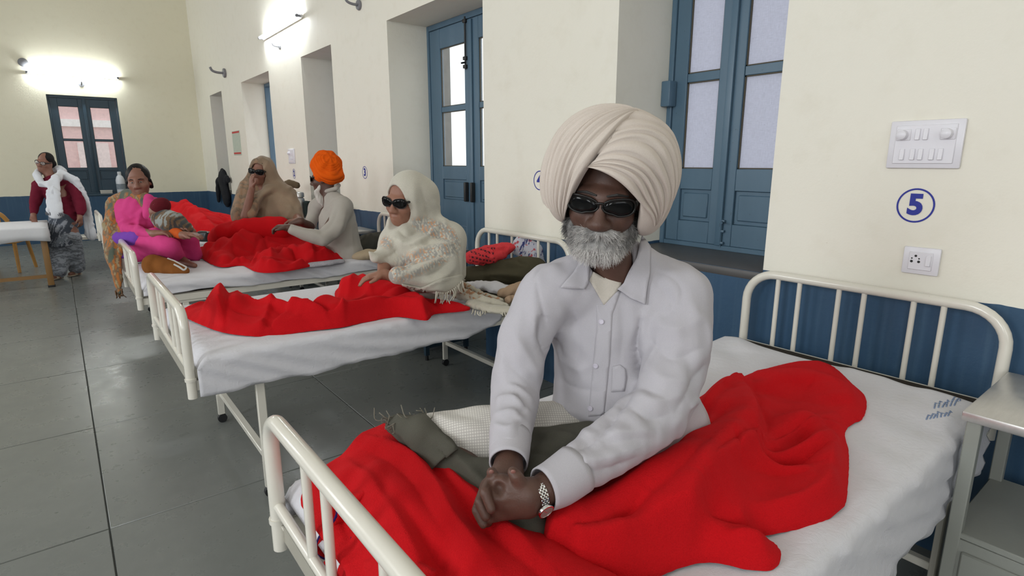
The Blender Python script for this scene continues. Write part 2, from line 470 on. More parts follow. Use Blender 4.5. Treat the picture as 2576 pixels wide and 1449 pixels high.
# ---------------------------------------------------------------- room materials
WX, FY, CEIL, LX, BY = 2.60, 14.28, 5.6, -4.6, -4.0
def wall_mat(name, cream, z_expr):
    t = NT(name); pos = t.coord(); sep = t.n('ShaderNodeSeparateXYZ'); t.l(pos, sep.inputs[0])
    big = t.noise(.8, 3, .6); mid = t.noise(7, 4, .6); fin = t.noise(60, 3, .6)
    c = t.mix(t.math('MULTIPLY', big, .5), cream, tuple(x * y for x, y in zip(cream, (.96, .93, .86))))
    c = t.mix(t.math('MULTIPLY', t.math('SUBTRACT', mid, .52, clamp=True), .8), c, tuple(x * y for x, y in zip(cream, (.80, .76, .68))))
    # rubbed, grubby patches and small chips of the wash
    chip = t.math('GREATER_THAN', t.noise(18, 5, .75), .735)
    c = t.mix(t.math('MULTIPLY', chip, .35), c, (.42, .34, .22))
    blue = t.mix(t.noise(5, 4, .6), (.030, .072, .135), (.046, .100, .175))
    streak = t.noise(1, 3, .6, vec=t.map(pos, (22, 22, 1.2)))
    blue = t.mix(t.math('MULTIPLY', t.math('SUBTRACT', streak, .5, clamp=True), 1.2), blue, (.10, .17, .24))
    zz = t.math('ADD', sep.outputs[2], t.math('MULTIPLY', t.math('SUBTRACT', t.noise(9, 2), .5), .014))
    th = z_expr(t, sep.outputs[1])
    below = t.math('LESS_THAN', zz, th)
    b = t.math('ADD', t.math('MULTIPLY', mid, .6), t.math('MULTIPLY', fin, .25))
    t.set(Base_Color=t.mix(below, c, blue), Roughness=t.math('SUBTRACT', .62, t.math('MULTIPLY', below, .2)), Normal=t.bump(b, .22, .012))
    t.b.inputs['Specular IOR Level'].default_value = .3
    return t.m
M_WALL = wall_mat('lime_washed_plaster', (.84, .81, .72), lambda t, y: t.math('SUBTRACT', 1.047, t.math('MULTIPLY', t.math('MAXIMUM', t.math('SUBTRACT', y, 4.8), 0), .013)))
M_FARW = wall_mat('far_wall_plaster', (.82, .785, .635), lambda t, y: .918)
M_CEIL = paint('ceiling_whitewash', (.80, .79, .74), .8)
t = NT('polished_concrete'); pos = t.coord()
a = t.noise(1.1, 5, .6); b = t.noise(9, 4, .65); c = t.noise(140, 2, .6)
col = t.mix(a, (.150, .158, .148), (.240, .248, .232)); col = t.mix(t.math('MULTIPLY', b, .45), col, (.130, .136, .126))
col = t.mix(t.math('MULTIPLY', t.math('GREATER_THAN', t.noise(33, 4, .8), .69), .3), col, (.30, .30, .27))
t.set(Base_Color=col, Roughness=t.math('ADD', .17, t.math('MULTIPLY', b, .26)), Normal=t.bump(t.math('ADD', t.noise(5, 2), t.math('MULTIPLY', c, .05)), .05, .02)); M_FLOOR = t.m
M_JOINT = paint('dark_joint', (.075, .080, .075), .8)
def wood_blue(name, c, c2):
    t = NT(name); n1 = t.noise(1, 4, .6, vec=t.map(t.coord(), (14, 14, 1.6))); n2 = t.noise(6, 3)
    col = t.mix(n1, c, c2); col = t.mix(t.math('MULTIPLY', t.math('GREATER_THAN', t.noise(42, 3, .7), .70), .5), col, (.035, .045, .055))
    col = t.mix(t.math('MULTIPLY', n2, .35), col, tuple(x * 1.25 for x in c2))
    t.set(Base_Color=col, Roughness=.36, Normal=t.bump(n1, .12, .005)); return t.m
M_BLUE = wood_blue('blue_gloss_paint', (.070, .130, .190), (.095, .165, .230))
M_NAVY = wood_blue('dark_blue_gloss_paint', (.018, .040, .062), (.028, .058, .085))
M_SILL = paint('grey_stone', (.085, .080, .078), .45, scale=14)
M_IRON = paint('dark_iron', (.05, .05, .05), .5, metal=.6)
M_PUTTY = paint('dark_putty', (.10, .085, .06), .8)
def frosted(name, c, streak=(90, 90, 8)):
    t = NT(name); pos = t.coord()
    w1 = t.noise(1, 4, .7, vec=t.map(pos, (10, 230, 26))); w2 = t.noise(1, 4, .7, vec=t.map(pos, (10, 26, 230)))
    sp = t.math('GREATER_THAN', t.noise(1, 3, .7, vec=t.map(pos, (20, 110, 45))), .70)
    f = t.math('ADD', t.math('MULTIPLY', w1, .5), t.math('MULTIPLY', w2, .5))
    col = t.mix(f, tuple(x * .62 for x in c), tuple(min(1, x * 1.25) for x in c)); col = t.mix(t.math('MULTIPLY', sp, .4), col, (.16, .17, .23))
    tr = t.n('ShaderNodeBsdfTranslucent'); t.l(col, tr.inputs[0])
    df = t.n('ShaderNodeBsdfPrincipled'); t.l(col, df.inputs['Base Color']); df.inputs['Roughness'].default_value = .08
    mx = t.n('ShaderNodeMixShader', i={0: .32}); t.l(tr.outputs[0], mx.inputs[1]); t.l(df.outputs[0], mx.inputs[2]); t.l(mx.outputs[0], t.out.inputs[0])
    return t.m
M_FROST = frosted('white_painted_glass', (.70, .71, .78))
t = NT('clear_dusty_glass')
gl = t.n('ShaderNodeBsdfTransparent', i={0: (.93, .95, .95, 1)}); g2 = t.n('ShaderNodeBsdfGlossy', i={'Roughness': .05}); df = t.n('ShaderNodeBsdfDiffuse', i={0: (.75, .73, .70, 1)})
m1 = t.n('ShaderNodeMixShader', i={0: .08}); t.l(gl.outputs[0], m1.inputs[1]); t.l(g2.outputs[0], m1.inputs[2])
m2 = t.n('ShaderNodeMixShader'); t.l(t.math('MULTIPLY', t.noise(14, 4, .7), .30), m2.inputs[0]); t.l(m1.outputs[0], m2.inputs[1]); t.l(df.outputs[0], m2.inputs[2]); t.l(m2.outputs[0], t.out.inputs[0]); M_GLASS = t.m

# ---------------------------------------------------------------- shell
def struct(name, me, mat, parent=None):
    o = obj(name, me, mat, parent)
    if parent is None: o['kind'] = 'structure'
    return o
OPEN = [(1.36, 2.335, 1.03, 2.83), (3.65, 5.185, 0.0, 2.83), (6.57, 7.575, 1.03, 2.83), (8.97, 10.53, 0.0, 2.83), (11.97, 12.98, .98, 2.83)]
def wall_boxes(bm, openings, a0, a1, mk):
    a = a0
    for (s, e, b, t_) in openings:
        mk(a, s, 0, CEIL); mk(s, e, t_, CEIL)
        if b > 0: mk(s, e, 0, b)
        a = e
    mk(a, a1, 0, CEIL)
bm = bmesh.new(); wall_boxes(bm, OPEN, BY, FY + .5, lambda s, e, b, t_: bx(bm, (WX, s, b), (WX + .56, e, t_)))
wall_right = struct('wall_right', from_bm(bm), M_WALL)
FARO = [(.05, 1.165, .92, 2.80)]
bm = bmesh.new(); wall_boxes(bm, FARO, LX - .5, WX, lambda s, e, b, t_: bx(bm, (s, FY, b), (e, FY + .45, t_)))
struct('wall_far', from_bm(bm), M_FARW)
LO = [(y - .75, y + .75, 1.0, 3.6) for y in (-2.2, 1.2, 4.6, 8.0, 11.4)]
bm = bmesh.new(); wall_boxes(bm, LO, BY, FY + .5, lambda s, e, b, t_: bx(bm, (LX - .5, s, b), (LX, e, t_)))
struct('wall_left', from_bm(bm), M_WALL)
bm = bmesh.new(); wall_boxes(bm, [(-3.2, 0.0, 1.0, 3.6)], LX - .5, WX + .56, lambda s, e, b, t_: bx(bm, (s, BY - .5, b), (e, BY, t_)))
struct('wall_back', from_bm(bm), M_WALL)
struct('ceiling', box_me((LX - .5, BY - .5, CEIL), (WX + .56, FY + .5, CEIL + .2)), M_CEIL)
floor = struct('floor', box_me((LX - .5, BY - .5, -.2), (WX + .56, FY + .5, -.006)), M_JOINT)
sx, sy = 1.32, 1.22
slab = box_me((0, 0, -.03), (sx - .005, sy - .005, 0), .0025, 1)
for i in range(-4, 3):
    for j in range(-2, 12):
        o = bpy.data.objects.new('floor_slab', slab); o.location = (i * sx - .02, j * sy + .35, 0); o.parent = floor; link(o)
        if not slab.materials: slab.materials.append(M_FLOOR)
struct('ground_outside', box_me((WX + .56, -8, -.3), (40, 60, -.02)), paint('pale_ground', (.45, .43, .40), .9))
struct('ground_outside', box_me((-30, FY + .5, -.3), (WX + .56, 60, -.02)), paint('pale_earth', (.45, .42, .38), .9))

# ---------------------------------------------------------------- timber windows and doors set deep in the wall
def leaf(parent, y0, y1, z0, z1, X, mat, panes, panel, pane_mat, mk, th=.042):
    """one casement: stiles, rails, panes (lists of (y0,y1,z0,z1)) and a raised lower panel; mk maps (y, z, depth) to world"""
    def bar(name, a0, a1, b0, b1, d0=0., d1=th, bev=.003):
        return obj(name, mk(a0, a1, b0, b1, d0, d1, bev), mat, parent)
    py0 = min(p[0] for p in panes); py1 = max(p[1] for p in panes); zs = sorted(set([p[2] for p in panes] + [p[3] for p in panes]))
    bar('stile', y0, py0, z0, z1); bar('stile', py1, y1, z0, z1)
    bar('top_rail', py0, py1, max(p[3] for p in panes), z1)
    ps = sorted(panes, key=lambda p: p[2])
    for a, b in zip(ps[:-1], ps[1:]): bar('glazing_bar', py0, py1, a[3], b[2], .006)
    bar('lock_rail', py0, py1, panel[1], ps[0][2]); bar('bottom_rail', py0, py1, z0, panel[0])
    bar('panel', py0, py1, panel[0], panel[1], .016, th - .006)
    bar('raised_panel', py0 + .022, py1 - .022, panel[0] + .022, panel[1] - .022, .007, .02, .006)
    for (a, b, c, d) in panes:
        obj('pane', mk(a - .004, b + .004, c - .004, d + .004, .020, .024, 0), pane_mat, parent)
        for (q, r, s_, u) in ((a, a + .007, c, d), (b - .007, b, c, d), (a, b, c, c + .007), (a, b, d - .007, d)):
            obj('putty', mk(q, r, s_, u, .012, .0205, 0), M_PUTTY, parent)
def mkX(X): return lambda a0, a1, b0, b1, d0, d1, bev: box_me((X + d0, a0, b0), (X + d1, a1, b1), bev, 1)
def mkY(Y): return lambda a0, a1, b0, b1, d0, d1, bev: box_me((a0, Y + d0, b0), (a1, Y + d1, b1), bev, 1)
def opening(name, X, y0, y1, z0, z1, split, pl, pr, mat, pane_mat, mk, door=False, zp=None, far=False, one=False):
    r = empty(name, ((y0 + y1) / 2, X, z0) if far else (X, (y0 + y1) / 2, z0)); r['kind'] = 'structure'
    zp = zp or ((1.51, 2.02), (2.07, 2.60)); panel = (1.19, 1.385)
    F = lambda n, a0, a1, b0, b1, d0=-.012, d1=.07: obj(n, mk(a0, a1, b0, b1, d0, d1, .004), mat, r)
    w = .035
    F('frame', y0, y0 + w, z0, z1); F('frame', y1 - w, y1, z0, z1); F('frame', y0 + w, y1 - w, z1 - .05, z1)
    if not door: F('frame', y0 + w, y1 - w, z0, z0 + .03)
    for k, (s, e, p) in enumerate(((y0 + w, split, pl), (split, y1 - w, pr))):
        if one and k == 1: continue
        lf = obj('leaf', mk(s + .001, s + .004, z0 + .05, z1 - .06, .03, .036, 0), mat, r)
        leaf(lf, s, e - .003, z0 + (.03 if not door else .01), z1 - .052, X, mat, [(p[0], p[1]) + zp[0], (p[0], p[1]) + zp[1]], panel, pane_mat, mk)
        if door:
            obj('kick_panel', mk(p[0], p[1], .25, .95, -.004, .012, .006), mat, lf)
    return r
# window_1: the near blue window behind the turbaned man
XW = 3.085
w1 = opening('window_1', XW, 1.36, 2.335, 1.03, 2.83, 1.905, (1.50, 1.83), (1.985, 2.205), M_BLUE, M_FROST, mkX(XW))
obj('meeting_strip', box_me((XW - .022, 1.885, 1.06), (XW, 1.925, 2.78), .005), M_BLUE, w1)
obj('bolt_rod', tube_me([(XW - .012, 1.888, 1.05), (XW - .012, 1.888, 1.22)], .0055, 8), M_BLUE, w1)
for z in (1.07, 1.14, 1.20): obj('bolt_bracket', box_me((XW - .02, 1.868, z), (XW + .002, 1.908, z + .014), .002), M_BLUE, w1)
obj('bolt_knob', tube_me([(XW - .012, 1.888, 1.205), (XW - .05, 1.865, 1.20)], .006, 8), M_BLUE, w1)
obj('hinge_block', box_me((XW - .075, 2.27, 1.885), (XW - .005, 2.335, 2.035), .006), M_BLUE, w1)
obj('window_sill', box_me((WX - .004, 1.358, .985), (XW + .03, 2.337, 1.032), .012, 2), M_SILL, w1)
# door_1: tall double door behind the hooded woman
XD = 3.03
d1 = opening('door_1', XD, 3.65, 5.185, 0, 2.83, 4.44, (3.90, 4.325), (4.545, 4.965), M_BLUE, M_GLASS, mkX(XD), True)
obj('meeting_strip', box_me((XD - .018, 4.41, .02), (XD, 4.47, 2.77), .005), M_BLUE, d1)
obj('tower_bolt', tube_me([(XD - .016, 4.505, 2.36), (XD - .016, 4.505, 2.80)], .008, 8), M_IRON, d1)
for z in (2.37, 2.44, 2.75): obj('bolt_bracket', box_me((XD - .03, 4.483, z), (XD, 4.527, z + .03), .003), M_IRON, d1)
obj('bolt_knob', tube_me([(XD - .016, 4.505, 2.42), (XD - .06, 4.505, 2.41)], .008, 8), M_IRON, d1)
for y in (4.395, 4.50): obj('pull_handle', box_me((XD - .045, y, 1.185), (XD - .004, y + .032, 1.365), .008), M_IRON, d1)
# the farther recesses
w2 = opening('window_2', XW, 6.57, 7.575, 1.03, 2.83, 7.07, (6.68, 6.99), (7.15, 7.46), M_BLUE, M_FROST, mkX(XW))
obj('window_sill', box_me((WX - .004, 6.568, .985), (XW + .03, 7.577, 1.032), .012, 2), M_SILL, w2)
obj('hinge_block', box_me((XW - .075, 6.571, 1.62), (XW - .005, 6.63, 1.80), .006), M_BLUE, w2)
opening('door_2', XD - .06, 8.97, 10.53, 0, 2.83, 9.75, (9.15, 9.62), (9.88, 10.3), M_BLUE, M_GLASS, mkX(XD - .06), True, one=True)
w3 = opening('window_3', XW, 11.97, 12.98, .98, 2.83, 12.47, (12.08, 12.39), (12.55, 12.86), M_BLUE, M_FROST, mkX(XW))
obj('window_sill', box_me((WX - .004, 11.968, .935), (XW + .03, 12.982, .982), .012, 2), M_SILL, w3)
YF = FY + .06
w4 = opening('window_4', YF, .05, 1.165, .92, 2.80, .612, (.20, .515), (.70, 1.015), M_NAVY, M_GLASS, mkY(YF), zp=((1.435, 1.955), (1.99, 2.60)), far=True)
obj('meeting_strip', box_me((.585, YF - .02, .95), (.64, YF, 2.75), .005), M_NAVY, w4)
obj('window_sill', box_me((.048, FY - .02, .88), (1.167, YF + .03, .922), .01, 2), M_NAVY, w4)
# tall windows of the unseen left side and end: glazing bars in the openings
for i, (s, e, b, t_) in enumerate(LO):
    wl = empty('window_%d' % (5 + i), (LX - .25, s, b)); wl['kind'] = 'structure'
    for z in (b, (b + t_) / 2, t_ - .05): obj('rail', box_me((LX - .3, s, z), (LX - .25, e, z + .05)), M_BLUE, wl)
    for y in (s, (s + e) / 2 - .025, e - .05): obj('stile', box_me((LX - .3, y, b), (LX - .25, y + .05, t_)), M_BLUE, wl)
# pink rendered house seen through the far window, veranda column outside the double door
ph = empty('pink_house', (.6, FY + 7, 0), 'pink rendered house seen through the panes of the far window', 'house')
obj('wall', box_me((-6, FY + 7, -.02), (9, FY + 7.4, 6)), paint('pink_render', (.80, .50, .50), .8, (.70, .45, .46), scale=1.2), ph)
obj('string_course', box_me((-6, FY + 6.9, 2.55), (9, FY + 7, 2.75)), paint('white_render', (.88, .84, .84), .8), ph)
obj('shutter', box_me((.6, FY + 6.94, .4), (1.35, FY + 7.0, 2.1)), paint('pale_pink_shutter', (.86, .70, .70), .7), ph)
obj('shutter', box_me((1.9, FY + 6.94, .4), (2.65, FY + 7.0, 2.1)), paint('pale_pink_board', (.86, .70, .70), .7), ph)
vc = empty('veranda_column', (4.5, 7.67, 0), 'dark grey veranda column outside the blue double door', 'column')
obj('shaft', box_me((4.28, 7.44, -.02), (4.71, 7.9, 4)), paint('weathered_column', (.10, .10, .095), .8), vc)
obj('plinth', box_me((4.23, 7.40, -.02), (4.75, 7.94, .3), .02), paint('weathered_plinth', (.12, .12, .115), .8), vc)
# ---------------------------------------------------------------- hospital beds
M_ENAMEL = NT('cream_enamel'); t = M_ENAMEL
c = t.mix(t.math('MULTIPLY', t.noise(10, 4, .6), .5), (.74, .71, .63), (.64, .60, .51))
c = t.mix(t.math('MULTIPLY', t.math('GREATER_THAN', t.noise(55, 4, .8), .74), .7), c, (.16, .13, .10))
t.set(Base_Color=c, Roughness=.22, Coat_Weight=.3); M_ENAMEL = t.m
M_RUST = paint('worn_enamel_angle_iron', (.42, .40, .34), .45, (.30, .27, .21), scale=9)
M_BLACK = paint('black_rubber', (.015, .015, .016), .6)
M_DARKMAT = cloth('dark_brown_mattress_cover', (.035, .028, .022), (.05, .042, .034), sheen=.05)
FX, HX = .33, 2.52
FB_SL = (.27, .39, .66, .78); HB_SL = (.15, .25, .42, .52, .70, .80)
def ubar(X, y0, y1, zb, zt, r, rad):
    P = [(X, y1, zb)]
    for i in range(9): a = i / 8 * math.pi / 2; P.append((X, y1 - rad + rad * math.cos(a), zt - rad + rad * math.sin(a)))
    for i in range(9): a = math.pi / 2 + i / 8 * math.pi / 2; P.append((X, y0 + rad + rad * math.cos(a), zt - rad + rad * math.sin(a)))
    P.append((X, y0, zb)); return tube_me(P, r, 16)
def hosp_bed(y0, y1, label, fx=FX, hx=HX):
    b = empty('hospital_bed', ((fx + hx) / 2, (y0 + y1) / 2, 0), label, 'bed', 'cream hospital beds in the ward row')
    w_ = y1 - y0
    fb = obj('footboard', ubar(fx, y0, y1, .575, .95, .0195, .085), M_ENAMEL, b)
    obj('cross_rail', tube_me([(fx, y0, .70), (fx, y1, .70)], .013, 12), M_ENAMEL, fb)
    for f in FB_SL: obj('slat', tube_me([(fx, y1 - f * w_, .70), (fx, y1 - f * w_, .94)], .0105, 10), M_ENAMEL, fb)
    for y in (y0, y1):
        obj('collar', tube_me([(fx, y, .652), (fx, y, .664)], .0235, 14), M_ENAMEL, fb)
    obj('end_angle', box_me((fx + .004, y0, .60), (fx + .012, y1, .65)), M_RUST, b)
    hb = obj('headboard', ubar(hx, y0, y1, .575, 1.045, .0195, .13), M_ENAMEL, b)
    obj('cross_rail', tube_me([(hx, y0, .70), (hx, y1, .70)], .013, 12), M_ENAMEL, hb)
    for f in HB_SL: obj('slat', tube_me([(hx, y1 - f * w_, .70), (hx, y1 - f * w_, 1.04)], .0105, 10), M_ENAMEL, hb)
    obj('end_angle', box_me((hx - .012, y0, .60), (hx - .004, y1, .65)), M_RUST, b)
    for y, d in ((y0, 1), (y1, -1)):
        obj('side_rail', box_me((fx, y - .004 * d, .605), (hx, y + .004 * d, .65)), M_ENAMEL, b)
        obj('rail_flange', box_me((fx, y, .642), (hx, y + .036 * d, .65)), M_ENAMEL, b)
        for x in (fx + .27, hx - .33):
            obj('gusset', box_me((x - .09, y + .005 * d, .585), (x + .13, y + .012 * d, .612), .002, 1), M_ENAMEL, b)
            lg = obj('leg', box_me((x - .02, y + .008 * d, .05), (x + .02, y + .030 * d, .62), .004, 1), M_ENAMEL, b)
            obj('caster', lathe_me([(.004, -.012), (.026, -.012), (.026, .012), (.004, .012)], (x, y + .019 * d, .026), 16, 'Y'), M_BLACK, lg)
    for x in (fx + .27, hx - .33):
        obj('leg_stretcher', box_me((x - .004, y0 + .02, .17), (x + .028, y1 - .02, .20), .003, 1), M_ENAMEL, b)
    obj('bed_deck', box_me((fx + .02, y0 + .01, .648), (hx - .02, y1 - .01, .656)), M_RUST, b)
    return b
BEDS = [(.42, 1.385), (2.60, 3.64), (4.47, 5.40), (6.05, 6.98), (7.93, 8.86)]
BL = ['cream bed nearest the camera, under the man in the white turban', 'cream hospital bed carrying the woman in the pale embroidered shawl',
      'cream hospital bed carrying the man in the orange turban', 'cream hospital bed of the woman in brown shawl, mostly hidden', 'farthest cream hospital bed, under the long red blanket']
for (y0, y1), l in zip(BEDS, BL): hosp_bed(y0, y1, l)

# mattress and sheet of each bed
t = NT('white_bed_sheet'); pos = t.coord()
c = t.mix(t.math('MULTIPLY', t.noise(3.5, 4, .6), .55), (.68, .67, .70), (.58, .57, .61)); g = t.noise(500, 2)
c = t.mix(t.math('MULTIPLY', t.math('SUBTRACT', t.noise(9, 5, .7), .58, clamp=True), .9), c, (.55, .50, .42))
t.set(Base_Color=c, Roughness=.9, Normal=t.bump(t.math('ADD', t.math('MULTIPLY', t.noise(28, 4, .65, dist=.8), .8), t.math('MULTIPLY', g, .15)), .35, .010), Sheen_Weight=.1); t.b.inputs['Specular IOR Level'].default_value = .15; M_SHEET = t.m
M_OLIVEMAT = cloth('olive_beige_mattress_cover', (.27, .24, .17), (.20, .18, .13), sheen=.05)
def mattress(y0, y1, mat, label, top=.745):
    s = Sdf(); cx = (FX + HX) / 2; s.box((cx, (y0 + y1) / 2, (top - .012 + .657) / 2), ((HX - FX) / 2 - .035, (y1 - y0) / 2 + .005, (top - .012 - .657) / 2), rad=.03)
    return tag(sculpt(s, 'mattress', .02, mat), label, 'mattress', 'thin mattresses on the ward beds')
def drape_sheet(y0, y1, label, x0=FX + .025, x1=HX - .06, top=.75, seed=1, hang=(.58, .60), nx=110, ny=44, ext=.0, hem=None, fold=None):
    """a sheet laid over the mattress: flat top with wrinkles, rounded edge, hanging hem of uneven height"""
    g = np.random.default_rng(seed); prof = []
    yo = .022; r = .032
    ts = [0, .25, .5, .75, 1.0]
    # cross-section parameter: near hem -> near edge -> top -> far edge -> far hem
    S = []
    for q in np.linspace(0, 1, 9): S.append(('n', q))
    for q in np.linspace(0, 1, 7)[1:]: S.append(('ne', q))
    for q in np.linspace(0, 1, ny)[1:]: S.append(('t', q))
    for q in np.linspace(0, 1, 7)[1:]: S.append(('fe', q))
    for q in np.linspace(0, 1, 9)[1:]: S.append(('f', q))
    X = np.linspace(x0, x1, nx); V = np.zeros((nx, len(S), 3))
    K = g.normal(size=(6, 2)) * np.array([14, 9]); ph = g.uniform(0, 6.28, 6)
    for i, x in enumerate(X):
        u = (x - x0) / (x1 - x0)
        hn = hang[0] + .012 * math.sin(5 * u + seed) + .007 * math.sin(23 * u + seed * 2) + (hem(u) if hem else 0); hf = hang[1] + .012 * math.sin(4 * u + 1 + seed)
        for j, (k, q) in enumerate(S):
            wav = lambda z: .006 * math.sin(24 * x + 5 * math.sin(3 * x + seed) + 75 * z) * min(1, (top - z) / .07) + .004 * math.sin(53 * x + 90 * z + 2 * math.sin(5 * x))*min(1, (top - z) / .07)
            if k == 'n': z = hn + (top - r - hn) * q; V[i, j] = (x, y0 - yo + wav(z), z)
            elif k == 'ne': a = q * math.pi / 2; V[i, j] = (x, y0 - yo + r - r * math.cos(a) + wav(top - r) * (1 - q), top - r + r * math.sin(a))
            elif k == 't':
                y = y0 - yo + r + (y1 - y0 + 2 * yo - 2 * r) * q
                z = top + (np.sin(K @ np.array([x, y]) + ph).sum()) * .0016 + (fold(x, y) if fold else 0)
                V[i, j] = (x, y, z)
            elif k == 'fe': a = q * math.pi / 2; V[i, j] = (x, y1 + yo - r + r * math.sin(a), top - r + r * math.cos(a))
            else: z = top - r + (hf - top + r) * q; V[i, j] = (x, y1 + yo - wav(z), z)
        # ends tucked over the mattress
        e = min(u, 1 - u) * (x1 - x0)
        if e < .05: V[i, :, 2] = np.minimum(V[i, :, 2], top - .05 * (1 - e / .05) ** 2 - 0 * e)
    m = len(S); F = [(i*m+j, (i+1)*m+j, (i+1)*m+j+1, i*m+j+1) for i in range(nx-1) for j in range(m-1)]
    me = from_arr(V.reshape(-1, 3), F)
    o = obj('bed_sheet', me, M_SHEET); sol = o.modifiers.new('thickness', 'SOLIDIFY'); sol.thickness = .003; sol.offset = -1
    return tag(o, label, 'bed sheet', 'white sheets on the ward beds')
mattress(*BEDS[0], M_DARKMAT, 'dark mattress edge showing below the near headboard slats')
mattress(*BEDS[1], M_OLIVEMAT, 'olive beige mattress under the hooded woman, bare at its head end')
mattress(*BEDS[2], M_DARKMAT, 'thin mattress beneath the man in the orange turban')
mattress(*BEDS[3], M_DARKMAT, 'thin mattress beneath the woman in the brown shawl')
mattress(*BEDS[4], M_DARKMAT, 'thin mattress of the farthest bed')
def ridge2(segs):
    A = [(np.array(a), np.array(b), h, w_) for a, b, h, w_ in segs]
    def fn(x, y):
        z = 0
        for a, b, h, w_ in A:
            p = np.array([x, y]); ab = b - a; t_ = min(1, max(0, (p - a) @ ab / (ab @ ab))); d = np.linalg.norm(p - a - t_ * ab)
            z += h * math.exp(-(d / w_) ** 1.4) * math.sin(math.pi * min(.97, max(.03, t_))) ** .5
        return z
    return fn
f5 = ridge2([((1.75, .45), (2.2, .85), .010, .04), ((1.6, .42), (2.0, .95), .008, .05), ((2.0, .42), (2.4, .60), .010, .05), ((2.1, .9), (2.44, .8), .012, .05), ((2.2, 1.2), (2.42, 1.36), .022, .09), ((1.5, .44), (1.7, .8), .008, .03), ((2.3, .6), (2.43, .95), .006, .03)])
drape_sheet(*BEDS[0], 'rumpled white sheet stamped in blue on the nearest bed', seed=3, hang=(.50, .60), nx=150, ny=64, fold=f5, x1=HX - .125)
f4 = ridge2([((.5, 2.62), (1.1, 2.9), .008, .03), ((1.2, 2.6), (1.6, 2.8), .008, .03)])
drape_sheet(*BEDS[1], 'creased white sheet hanging loose below the long red blanket', seed=5, hang=(.595, .60), x1=1.95, fold=f4, hem=lambda u: -.03 * math.sin(math.pi * u) + .08 * max(0, u - .85) / .15 * .5)
drape_sheet(*BEDS[2], 'smooth white sheet beside the folded brown shawl', seed=8, hang=(.66, .63))
drape_sheet(*BEDS[3], 'white sheet under the woman in the brown shawl', seed=9, hang=(.66, .63), nx=50, ny=20)
drape_sheet(*BEDS[4], 'white sheet on the farthest bed', seed=11, hang=(.66, .63), nx=50, ny=20)

# ---------------------------------------------------------------- bedside lockers
M_STEEL = NT('scratched_steel'); t = M_STEEL
f = t.noise(1, 3, .7, vec=t.map(t.coord(), (9, 60, 60)))
t.set(Base_Color=t.mix(f, (.52, .51, .49), (.68, .67, .65)), Metallic=.85, Roughness=t.math('ADD', .22, t.math('MULTIPLY', t.noise(14, 4, .7), .3))); M_STEEL = t.m
M_LOCK = paint('grey_green_painted_steel', (.30, .31, .28), .5, (.22, .22, .19), scale=7, bump=.08)
def locker(x0, x1, y0, y1, top, label, shelf=.47, mat=None):
    mat = mat or M_LOCK
    L = empty('bedside_locker', ((x0 + x1) / 2, (y0 + y1) / 2, 0), label, 'locker', 'steel lockers beside the beds')
    tp = obj('top', box_me((x0 - .012, y0 - .012, top - .03), (x1 + .012, y1 + .012, top), .006, 2), M_STEEL, L)
    for x in (x0, x1 - .035):
        for y in (y0, y1 - .035): obj('post', box_me((x, y, .04), (x + .035, y + .035, top - .03), .003, 1), mat, L)
    obj('shelf', box_me((x0 + .003, y0 + .003, shelf - .02), (x1 - .003, y1 - .003, shelf), .003, 1), mat, L)
    cb = obj('cabinet', box_me((x0 + .004, y0 + .004, .10), (x1 - .004, y1 - .004, shelf - .021), .002, 1), mat, L)
    dr = obj('door', box_me((x0 - .008, y0 + .045, .13), (x0 + .004, y1 - .045, shelf - .055), .004, 1), mat, cb)
    obj('knob', lathe_me([(.012, -.026), (.012, -.014), (.006, -.010), (.006, 0)], (x0 - .008, y1 - .085, .30), 14, 'X'), M_STEEL, dr)
    obj('towel_rail', tube_me(crom([(x0 + .10, y1 + .004, top - .12), (x0 + .11, y1 + .03, top - .12), (x0 + .3, y1 + .03, top - .12), (x0 + .31, y1 + .004, top - .12)], 4), .006, 8), mat, L)
    for x in (x0 + .018, x1 - .018):
        for y in (y0 + .018, y1 - .018): obj('foot', tube_me([(x, y, 0), (x, y, .045)], .014, 10), M_BLACK, L)
    return L
locker(1.975, 2.46, -.10, .383, .85, 'steel-topped bedside locker at the right edge, beside the nearest bed')
locker(2.12, 2.53, 5.52, 5.92, .86, 'small steel-topped locker behind the orange-turbaned man', .5)
locker(2.12, 2.53, 7.22, 7.66, .86, 'steel-topped locker holding the flask behind the woman in brown', .5)
locker(2.12, 2.53, 3.80, 4.20, .86, 'dark bedside locker against the blue double door', .5, M_NAVY)
# ---------------------------------------------------------------- people: shared materials
def skin(name, c, c2, rough=.48):
    t = NT(name); f = t.noise(22, 4, .6); col = t.mix(f, c, c2); w1 = t.noise(260, 3, .6)
    t.set(Base_Color=col, Roughness=rough, Normal=t.bump(t.math('ADD', w1, t.math('MULTIPLY', f, .6)), .22, .003)); t.b.inputs['Subsurface Weight'].default_value = .08
    t.b.inputs['Subsurface Radius'].default_value = (.4, .15, .08); t.b.inputs['Subsurface Scale'].default_value = .01; t.b.inputs['Specular IOR Level'].default_value = .4
    return t.m
M_SKIN_D = skin('dark_brown_skin', (.070, .036, .026), (.128, .064, .046))
M_SKIN_W = skin('brown_skin', (.25, .115, .075), (.33, .16, .105))
M_SKIN_M = skin('warm_brown_skin', (.20, .090, .060), (.27, .125, .085))
M_LENS = NT('dark_lens').set(Base_Color=(.006, .006, .006), Roughness=.12, Specular_IOR_Level=.22).m
M_FRAME = NT('dark_shiny_frame').set(Base_Color=(.010, .009, .008), Roughness=.28, Specular_IOR_Level=.35).m
M_RED = cloth('red_wool_blanket', (.60, .006, .010), (.46, .004, .008), vs=6, fine=300, bump=.5, sheen=.35, amt=.7)
M_STITCH = cloth('navy_blanket_stitch', (.03, .012, .11))
M_SHIRT = cloth('pale_lilac_grey_cotton', (.505, .483, .512), (.455, .437, .468), vs=14, fine=700, bump=.12, sheen=.1)
